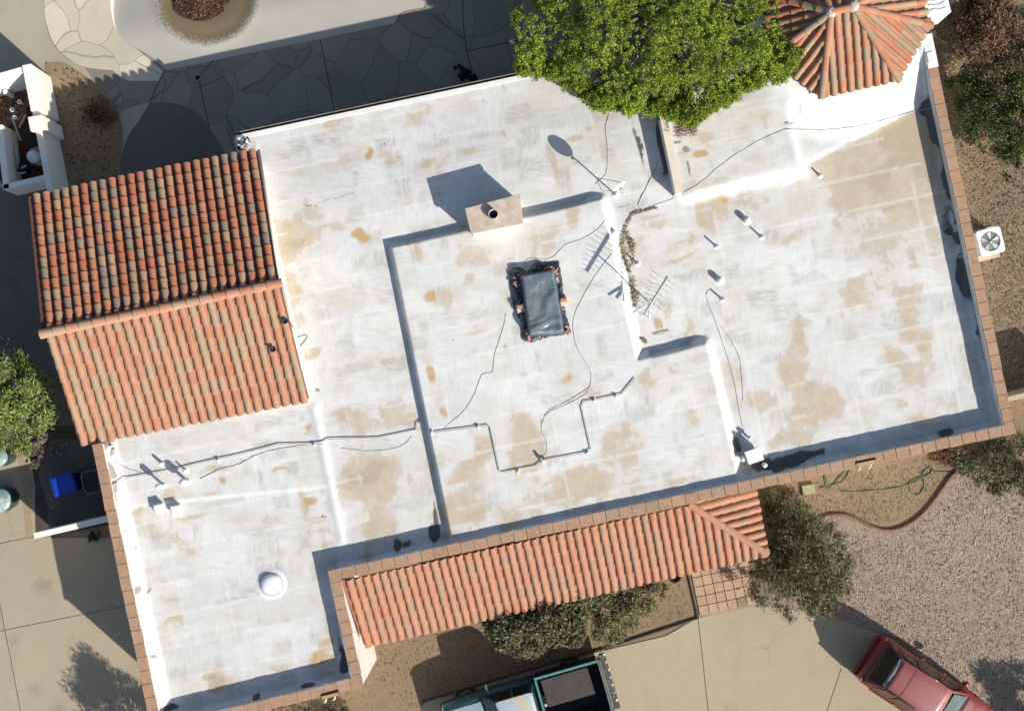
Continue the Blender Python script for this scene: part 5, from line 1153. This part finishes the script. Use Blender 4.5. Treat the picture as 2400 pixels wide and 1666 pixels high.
mb = MB(); mb.tube([P3(a, b, .055) for a, b in kb], .048, 8)
tag(mb.build('landscape_edging', simple('rust_edging', (.20,.10,.06), (.14,.07,.045), 6, .8)), 'wavy rust-brown edging between the dirt and the pinkish gravel', 'edging')
x, y = P(1895, 1147, .1); vb = thing('valve_box', 'square pale green irrigation valve box lid in the dirt', 'valve box', (x, y, 0)); mb = MB(); mb.box((x, y, 0), (.44,.34,.10), R(9)); mb.build('box_body', simple('box_green', (.16,.16,.09), (.12,.12,.07), 4), vb, .01)
mb = MB(); mb.box((x, y, .10), (.41,.31,.02), R(9)); mb.build('lid', simple('lid_green', (.33,.32,.18), (.27,.26,.15), 7, .7), vb, .008)
x, y = P(1583, 1352, .5); mb = MB(); mb.lathe((x, y, 0), [(.16,0),(.2,.38),(.22,.4),(.18,.4),(.15,.3),(0,.3)], 24); tag(mb.build('plant_pot', simple('dark_pot', (.06,.02,.015), (.04,.015,.01), 5, .6)), 'dark empty pot half hidden under the porch eave', 'pot')
x, y = P(2378, 425, .1); mb = MB(); mb.tube([P3(2345,408,.05), P3(2360,415,.12), P3(2372,424,.1)], .02, 5, r1=.03); mb.tube([P3(2366,412,.1), P3(2380,432,.06)], .045, 5, r1=.02); mb.tube([P3(2362,428,.05), P3(2378,420,.12)], .03, 5, r1=.02)
tag(mb.build('stick', M['bark']), 'short dark forked stick on the brown dirt near the right edge', 'stick')
mb = MB(); mb.tube([P3(2379,64,.5), P3(2420,57,.5)], .012, 5); tag(mb.build('wire', M['conduit']), 'thin pale wire at the right edge beside the dead bush', 'wire')
# pavers of the little walk, each one a thing
pv = ((1612,1338),(1775,1330)); tone = [(.46,.31,.21),(.44,.295,.20),(.47,.325,.215),(.43,.28,.19)]
pm_ = [simple('paver_%d' % i, t_, tuple(k*.8 for k in t_), 5, .9, bump=.3) for i, t_ in enumerate(tone)] + [simple('paver_dark', (.28,.22,.15), (.2,.16,.11), 8, .95)]
o0 = np.array(P(1640, 1444, .04)); cell = .325; num = 0
names_r = ['front', 'second', 'third', 'fourth', 'fifth', 'back']; names_c = ['first', 'second', 'third', 'fourth', 'fifth', 'last']
for r_ in range(5):
    for c_ in range(6):
        lx, ly = .17 + c_*cell, .18 + r_*cell
        p = o0 + UX*lx + VX*ly; mi = 4 if (r_, c_) == (0, 4) else rnd.randrange(4)
        mb = MB(); mb.box((0,0,0), (cell-.022, cell-.022, .045), 0); o = mb.build('paver', pm_[mi], None, .006); o.location = (p[0], p[1], .031+rnd.uniform(0,.004)); o.rotation_euler = (0, 0, BA+rnd.uniform(-.02,.02))
        tag(o, '%s terracotta paver in the %s column from the left, %s row of the walk' % ('dark stained' if mi == 4 else 'square', names_c[c_], names_r[r_]), 'paver', 'terracotta pavers of the little walk')
# ---------------------------------------------------------------- vehicles
def paint(name, c, rough=.35, coat=.6, c2=None, sc=2.0):
    m = NT(name); f = m.ramp(m.noise(m.pos(), sc, 5, .7), [(.35, 0), (.68, 1)]); m.col(m.mix(f, c, c2 or tuple(x*.85 for x in c)))
    m.b.inputs['Roughness'].default_value = rough; m.b.inputs['Specular IOR Level'].default_value = .5
    try: m.b.inputs['Coat Weight'].default_value = coat; m.b.inputs['Coat Roughness'].default_value = .15
    except KeyError: pass
    return m.mat
glass_d = simple('dark_glass', (.012,.015,.017), (.01,.012,.014), 2, .08, spec=.8)
glass_t = simple('teal_windscreen', (.10,.16,.16), (.07,.12,.12), 3, .1, spec=.9)
rubber = simple('rubber', (.02,.02,.02), (.015,.015,.015), 9, .85)
rim_m = simple('alloy', (.4,.4,.4), (.3,.3,.3), 4, .35, .7)
class Local:
    """collects shapes in a vehicle's own frame: x forward from the tail, y left, z up"""
    def __init__(s, o, ang): s.o = Vector(o); s.c, s.s = math.cos(ang), math.sin(ang); s.ang = ang
    def __call__(s, p): return Vector((s.o.x + p[0]*s.c - p[1]*s.s, s.o.y + p[0]*s.s + p[1]*s.c, p[2]))
def loft(mb, T, secs, mi=0, smooth=True, caps=True):
    vs = []; n = len(secs[0][1])
    for x, pr in secs:
        for (y, z) in pr: vs.append(T((x, y, z)))
    fs = []
    for i in range(len(secs)-1):
        for k in range(n-1): fs.append((i*n+k, i*n+k+1, (i+1)*n+k+1, (i+1)*n+k))
    if caps: fs.append(tuple(range(n))[::-1]); fs.append(tuple((len(secs)-1)*n+k for k in range(n)))
    mb.add(vs, fs, mi, smooth)
def sect(w, zt, zb=.28, crown=.03, sh=.10):
    # from left bottom over the top to right bottom
    h = [(w*.90, zb), (w*.985, zb+.12), (w, (zb+zt)/2+.05), (w*.985, zt-sh), (w*.93, zt-sh*.25), (w*.80, zt+crown*.35), (w*.4, zt+crown*.85), (0, zt+crown)]
    return h + [(-y, z) for y, z in h[-2::-1]]
def quadp(mb, T, pts, mi=0, off=.0):
    v = [T(p) for p in pts]; mb.add(v, [(0,1,2,3)], mi)
def wheel(T, x, y, r, parent, wd=.22):
    c = T((x, y, r)); ax = Vector((-T.s, T.c, 0)); 
    mb = MB(); vs = []; fs = []; n = 24; prof = [(r*.62,-wd/2),(r*.93,-wd/2),(r,-wd/2+.03),(r,wd/2-.03),(r*.93,wd/2),(r*.62,wd/2)]
    for rr, o in prof:
        for k in range(n): t = 2*math.pi*k/n; vs.append(c + ax*o + Vector((T.c, T.s, 0))*(rr*math.cos(t)) + Vector((0,0,1))*(rr*math.sin(t)))
    for j in range(len(prof)-1):
        for k in range(n): fs.append((j*n+k, j*n+(k+1) % n, (j+1)*n+(k+1) % n, (j+1)*n+k))
    mb.add(vs, fs, 0, True); w_ = mb.build('wheel', rubber, parent)
    mb = MB(); vs = []; 
    for o in (-wd*.4, wd*.4):
        for k in range(n): t = 2*math.pi*k/n; vs.append(c + ax*o + Vector((T.c, T.s, 0))*(r*.62*math.cos(t)) + Vector((0,0,1))*(r*.62*math.sin(t)))
    mb.add(vs, [tuple(range(n)), tuple(range(n, 2*n))[::-1]]+[(k, (k+1) % n, n+(k+1) % n, n+k) for k in range(n)]); mb.build('rim', rim_m, w_)

# red sport utility vehicle, tail to the upper left
ang = R(-33.2); fwd = Vector((math.cos(ang), math.sin(ang), 0))
tail = P3(2042,1541,.85); tail.z = 0
T = Local(tail, ang)
suv = thing('suv', 'red sport utility vehicle parked at the lower right beside the gravel', 'car', T((2.2,0,0)))
red = paint('red_paint', (.19,.02,.014), .35, .5); red_roof = paint('faded_red_roof', (.265,.072,.064), .5, .3, (.22,.06,.054), 1.2)
mb = MB(); W = .875
loft(mb, T, [(0.0, sect(W*.86,.86,.36)), (.06, sect(W*.94,.93)), (.22, sect(W*.985,.98)), (.8, sect(W,1.0)), (2.4, sect(W,.99)), (3.1, sect(W*.995,.99)), (3.4, sect(W*.98,.98,crown=.05)), (3.9, sect(W*.96,.92,crown=.06)), (4.25, sect(W*.90,.82,crown=.05)), (4.42, sect(W*.8,.66,.34,crown=.03))])
mb.build('body', red, suv)
# cabin: pillars and roof shell
base = [(.16,.73,.98),(3.30,.76,.99)]; rf = [(.62,.545,1.60),(2.50,.575,1.635)]
def cab(mb, T, x0, x1, wb, X0, X1, wr, zb, zr, n=5):
    secs = []
    loft(mb, T, [(x0, [(wb,zb),(wb*.5,zb),(0,zb),(-wb*.5,zb),(-wb,zb)]), (X0, [(wr,zr-.03),(wr*.6,zr),(0,zr+.01),(-wr*.6,zr),(-wr,zr-.03)]), ((X0*.6+X1*.4), [(wr*1.03,zr-.02),(wr*.6,zr+.035),(0,zr+.05),(-wr*.6,zr+.035),(-wr*1.03,zr-.02)]), (X1, [(wr,zr-.03),(wr*.6,zr+.005),(0,zr+.02),(-wr*.6,zr+.005),(-wr,zr-.03)]), (x1, [(wb,zb),(wb*.5,zb),(0,zb),(-wb*.5,zb),(-wb,zb)])], caps=False)
    # sides
    for s_ in (1, -1):
        mb.add([T((x0,s_*wb,zb)), T((X0,s_*wr,zr-.03)), T((X0*.6+X1*.4,s_*wr*1.03,zr-.02)), T((X1,s_*wr,zr-.03)), T((x1,s_*wb,zb))], [(0,1,2,3,4) if s_ < 0 else (4,3,2,1,0)])
mb = MB(); cab(mb, T, .16, 3.30, .78, .62, 2.50, .56, .97, 1.60); mb.build('cabin', red, suv)
mb = MB(); rs = []
for x_, w_, z_ in ((.60,.53,1.60),(.75,.56,1.625),(1.5,.575,1.65),(2.3,.57,1.635),(2.50,.54,1.61)):
    rs.append((x_, [(w_,z_-.02),(w_*.9,z_+.012),(w_*.5,z_+.035),(0,z_+.042),(-w_*.5,z_+.035),(-w_*.9,z_+.012),(-w_,z_-.02)]))
loft(mb, T, rs); mb.build('roof', red_roof, suv)
mb = MB(); loft(mb, T, [(1.13,[(.5,1.664),(.3,1.682),(0,1.688),(-.3,1.682),(-.5,1.664)]),(1.14,[(.5,1.664),(.3,1.682),(0,1.688),(-.3,1.682),(-.5,1.664)])]); mb.build('roof_seam', M['black_plastic'], suv)
mb = MB(); loft(mb, T, [(.50,[(.50,1.56),(.25,1.595),(0,1.60),(-.25,1.595),(-.50,1.56)]),(.61,[(.53,1.60),(.25,1.635),(0,1.645),(-.25,1.635),(-.53,1.60)])]); mb.build('rear_spoiler', paint('pale_spoiler', (.15,.18,.2), .75, 0), suv)
def pane(name, pts, mat=glass_d, d=.012):
    v = [T(p) for p in pts]; n_ = (v[1]-v[0]).cross(v[2]-v[0]).normalized(); c = sum(v, Vector())/len(v)
    out = c - T((1.6, 0, 1.2))
    if n_.dot(out) < 0: n_ = -n_
    v = [p + n_*d for p in v]; mb = MB(); mb.add(v, [tuple(range(len(v)))]); return mb.build(name, mat, suv)
pane('rear_window', [(.22,.66,1.04),(.22,-.66,1.04),(.57,-.50,1.55),(.57,.50,1.55)], d=.03)
pane('windshield', [(3.22,.66,1.04),(3.22,-.66,1.04),(2.56,-.50,1.59),(2.56,.50,1.59)], glass_t, d=.03)
for s_ in (1, -1):
    for x0, x1, X0, X1 in ((.42,1.10,.72,1.12),(1.18,1.98,1.20,1.92),(2.06,3.02,2.0,2.42)):
        pane('side_window', [(x0,s_*.772,1.03),(x1,s_*.772,1.03),(X1,s_*.592,1.54),(X0,s_*.592,1.54)], d=.008)
    mb = MB(); mb.tube([T((.75,s_*.55,1.665)), T((1.5,s_*.56,1.69)), T((2.35,s_*.55,1.665))], .016, 6); mb.build('roof_rail', red, suv)
    mb = MB(); c = T((2.98,s_*.98,1.03)); mb.lathe((c.x,c.y,c.z-.09), [(.02,0),(.09,.02),(.10,.1),(.06,.16),(0,.17)], 12, 0, True); mb.tube([T((2.98,s_*.80,1.0)), c], .03, 6); mb.build('mirror', red, suv)
    mb = MB(); mb.tube([T((.55,s_*.895,.66)), T((3.1,s_*.895,.66))], .022, 5); mb.build('side_trim', M['black_plastic'], suv)
    mb = MB(); a_ = T((.06,s_*.74,.92)); mb.box((a_.x,a_.y,.62), (.07,.14,.34), ang); mb.build('taillight', paint('tail_red', (.5,.02,.02), .2), suv, .02)
    mb = MB(); a_ = T((4.30,s_*.6,.62)); mb.box((a_.x,a_.y,.6), (.12,.26,.14), ang); mb.build('headlight', simple('lamp_glass', (.5,.5,.5), (.4,.4,.4), 3, .1), suv, .02)
    for x_ in (.82, 3.52): wheel(T, x_, s_*.76, .345, suv)
    for x_ in (1.35, 2.2):
        mb = MB(); mb.tube([T((x_,s_*.885,.90)), T((x_+.14,s_*.885,.90))], .014, 5); mb.build('door_handle', red, suv)
mb = MB(); a_ = T((-.02,0,0)); mb.box((a_.x,a_.y,.36), (.18,1.56,.22), ang); mb.build('bumper', paint('bumper_red', (.2,.02,.016), .5, .3), suv, .05)
mb = MB(); loft(mb, T, [(3.36,[(.62,1.015),(.3,1.04),(0,1.045),(-.3,1.04),(-.62,1.015)]),(4.15,[(.56,.90),(.3,.93),(0,.935),(-.3,.93),(-.56,.90)])], caps=False); mb.build('hood', red, suv)
mb = MB(); mb.tube([T((.16,-.1,.98)), T((.36,.3,1.28))], .008, 4); mb.build('wiper', M['black_plastic'], suv)

# old pickup truck, nose to the left
ang = R(180+16.0); rail = P3(1403,1548,1.22)
c_, s_ = math.cos(ang), math.sin(ang)
# near-side rail runs on the truck's right (y = -0.9)
o = Vector((rail.x - (-.90)*(-s_), rail.y - (-.90)*c_, 0)); T = Local(o, ang)
pk = thing('pickup_truck', 'old teal pickup truck with a faded white roof and open bed at the bottom edge', 'truck', T((2.5,0,0)))
teal = paint('teal_paint', (.018,.085,.085), .35, .5, (.012,.05,.052)); teal_l = paint('worn_teal_rail', (.08,.26,.24), .45, .3, (.05,.17,.16), 6)
fw = NT('faded_white_paint'); n_ = fw.ramp(fw.noise(fw.pos(), 1.6, 6, .7), [(.47, 0), (.6, 1)]); k = fw.mix(n_, (.40,.46,.49), (.50,.42,.27)); n2 = fw.ramp(fw.noise(fw.pos(), 7, 5, .75), [(.6, 0), (.72, 1)]); k = fw.mix(fw.math('MULTIPLY', n2, .7), k, (.33,.2,.09)); fw.col(k); fw.b.inputs['Roughness'].default_value = .5
hd = paint('pale_teal_hood', (.30,.40,.43), .3, .6, (.26,.36,.40))
# lower body under the cab and hood, ahead of the bed
mb = MB(); loft(mb, T, [(2.22, sect(.92,1.10,.42,.0)), (2.6, sect(.93,1.12,.42,.01)), (3.9, sect(.93,1.10,.42,.02)), (4.6, sect(.92,1.06,.42,.05)), (5.2, sect(.90,1.0,.45,.05)), (5.38, sect(.86,.90,.5,.03)), (5.42, sect(.8,.8,.55,.0))]); mb.build('body', teal, pk)
mb = MB(); loft(mb, T, [(4.02,[(.66,1.135),(.3,1.175),(0,1.18),(-.3,1.175),(-.66,1.135)]),(5.25,[(.62,1.035),(.3,1.075),(0,1.08),(-.3,1.075),(-.62,1.035)])], caps=False); mb.build('hood', hd, pk)
# bed: floor, sides, front wall, tailgate
def lbox(mb, x0, x1, y0, y1, z0, z1, mi=0):
    mb.hexa([T((x0,y0,z0)),T((x1,y0,z0)),T((x1,y1,z0)),T((x0,y1,z0))], [T((x0,y0,z1)),T((x1,y0,z1)),T((x1,y1,z1)),T((x0,y1,z1))], mi)
mb = MB(); lbox(mb, .05, 2.15, -.84, .84, .62, .68); lbox(mb, .06, 2.14, -.93, -.84, .50, 1.185); lbox(mb, .06, 2.14, .84, .93, .50, 1.185); lbox(mb, 2.10, 2.18, -.86, .86, .50, 1.18)

for i_ in range(9): lbox(mb, .1, 2.08, -.72+i_*.18-.03, -.72+i_*.18+.03, .681, .70)
for q_ in (1, -1): lbox(mb, .55, 1.38, q_*.84-(.22 if q_ > 0 else 0), q_*.84+(0 if q_ > 0 else .22), .681, .90)
mb.build('bed', simple('bed_liner', (.014,.016,.017), (.01,.01,.01), 6, .7), pk)
mb = MB(); lbox(mb, .02, 2.19, -.945, -.865, 1.187, 1.225); lbox(mb, .02, 2.19, .865, .945, 1.187, 1.225); lbox(mb, 2.12, 2.19, -.86, .86, 1.183, 1.221); mb.build('bed_rail', teal_l, pk, .012)
mb = MB(); lbox(mb, -.045, .035, -.90, .90, .56, 1.2); mb.build('tailgate', paint('steel_teal_tailgate', (.10,.15,.155), .35, .4, (.06,.1,.1), 5), pk, .015)
mb = MB(); lbox(mb, -.27, -.06, -.94, .94, .42, .60)
mb.build('bumper', simple('peeling_chrome', (.035,.032,.03), (.12,.11,.10), 9, .7), pk, .02)
mb = MB()
for i in range(7): y_ = -.9+i*.26; a_ = T((-.24+rnd.uniform(-.03,.03), y_, 0)); mb.box((a_.x, a_.y, .602), (rnd.uniform(.03,.09), rnd.uniform(.03,.1), .012), rnd.uniform(0,3))
mb.build('bumper_flakes', M['white_metal'], pk)
# cab
mb = MB(); zb_, zr_ = 1.10, 1.70
loft(mb, T, [(2.24,[(.80,zb_),(0,zb_),(-.80,zb_)]),(2.34,[(.655,zr_-.02),(0,zr_),(-.655,zr_-.02)]),(3.55,[(.655,zr_-.02),(0,zr_),(-.655,zr_-.02)]),(4.02,[(.80,zb_),(0,zb_),(-.80,zb_)])], smooth=False, caps=False)
for q_ in (1, -1): mb.add([T((2.24,q_*.80,zb_)),T((2.34,q_*.655,zr_-.02)),T((3.55,q_*.655,zr_-.02)),T((4.02,q_*.80,zb_))], [(0,1,2,3)])
mb.build('cab', teal, pk)
mb = MB(); loft(mb, T, [(2.33,[(.62,zr_+.0),(.4,zr_+.025),(0,zr_+.035),(-.4,zr_+.025),(-.62,zr_)]),(2.45,[(.645,zr_+.01),(.4,zr_+.045),(0,zr_+.055),(-.4,zr_+.045),(-.645,zr_+.01)]),(3.45,[(.645,zr_+.01),(.4,zr_+.04),(0,zr_+.05),(-.4,zr_+.04),(-.645,zr_+.01)]),(3.55,[(.62,zr_-.005),(.4,zr_+.015),(0,zr_+.02),(-.4,zr_+.015),(-.62,zr_-.005)])]); mb.build('roof', fw.mat, pk)
def pane2(name, pts, d=.012, mat=glass_d):
    v = [T(p) for p in pts]; n_ = (v[1]-v[0]).cross(v[2]-v[0]).normalized(); c = sum(v, Vector())/len(v)
    if n_.dot(c - T((3.0, 0, 1.2))) < 0: n_ = -n_
    mb = MB(); mb.add([p + n_*d for p in v], [(0,1,2,3)]); mb.build(name, mat, pk)
pane2('windshield', [(3.97,.70,1.15),(3.97,-.70,1.15),(3.58,-.60,1.65),(3.58,.60,1.65)])
pane2('rear_window', [(2.25,.62,1.2),(2.25,-.62,1.2),(2.325,-.55,1.6),(2.325,.55,1.6)])
for q_ in (1, -1):
    pane2('side_window', [(2.42,q_*.785,1.15),(2.95,q_*.785,1.15),(2.95,q_*.675,1.62),(2.45,q_*.675,1.62)], .006)
    pane2('side_window', [(3.02,q_*.785,1.15),(3.85,q_*.785,1.15),(3.5,q_*.675,1.62),(3.02,q_*.675,1.62)], .006)
    mb = MB(); mb.tube([T((3.72,q_*.84,1.12)), T((3.74,q_*1.08,1.2))], .014, 5); a_ = T((3.74,q_*1.08,0)); mb.box((a_.x,a_.y,1.1), (.05,.15,.2), ang); mb.build('mirror', M['white_metal'], pk, .01)
    for x_ in (.95, 4.55): wheel(T, x_, q_*.82, .37, pk)
    mb = MB(); mb.tube([T((5.3,q_*.80,.92)), T((5.36,q_*.6,.95))], .03, 6); mb.build('headlight', simple('lamp_pale', (.5,.5,.48), (.4,.4,.38), 3, .2), pk)
    mb = MB(); a_ = T((-.03,q_*.86,0)); mb.box((a_.x,a_.y,.8), (.06,.09,.25), ang); mb.build('taillight', paint('truck_tail_red', (.35,.02,.02), .3), pk, .01)
# board lying in the bed
bm_ = NT('scuffed_board'); kk = bm_.mix(bm_.ramp(bm_.noise(bm_.pos(), 2.5, 6, .7), [(.35, 0), (.65, 1)]), (.085,.065,.055), (.05,.048,.048)); kk = bm_.mix(bm_.math('MULTIPLY', bm_.ramp(bm_.noise(bm_.pos(), 9, 6, .8), [(.62, 0), (.7, 1)]), .6), kk, (.2,.18,.17)); bm_.col(kk); bm_.b.inputs['Roughness'].default_value = .35
mb = MB(); mb.hexa([T((.42,-.78,.9)),T((2.0,-.78,.9)),T((1.98,.12,.9)),T((.40,.12,.9))], [T((.42,-.78,1.12)),T((2.0,-.78,1.12)),T((1.98,.12,1.12)),T((.40,.12,1.12))])
tag(mb.build('tool_chest', bm_.mat, None, .012), 'scuffed brown-black flat chest lying in the open truck bed', 'chest')
mb = MB(); a_ = T((2.04,.02,0)); mb.box((a_.x, a_.y, 1.12), (.06,.08,.08), ang); tag(mb.build('paper_cup', M['white_paint']), 'tiny white cup at the front wall of the truck bed', 'cup')

# panel gaps on the red car
for nm, pts in (('hood_gap', [(3.34,.66,1.022),(3.33,.3,1.052),(3.33,-.3,1.052),(3.34,-.66,1.022)]), ('door_gap', [(1.14,-.884,.5),(1.14,-.872,.93)]), ('door_gap', [(2.04,-.884,.5),(2.04,-.872,.93)]), ('door_gap', [(1.14,.884,.5),(1.14,.872,.93)]), ('door_gap', [(2.04,.884,.5),(2.04,.872,.93)])):
    c_, s_ = 0, 0
    Ts = Local(tail, R(-33.2)); mb = MB(); mb.tube([Ts(p) for p in pts], .007, 4); mb.build(nm, M['black_plastic'], suv)
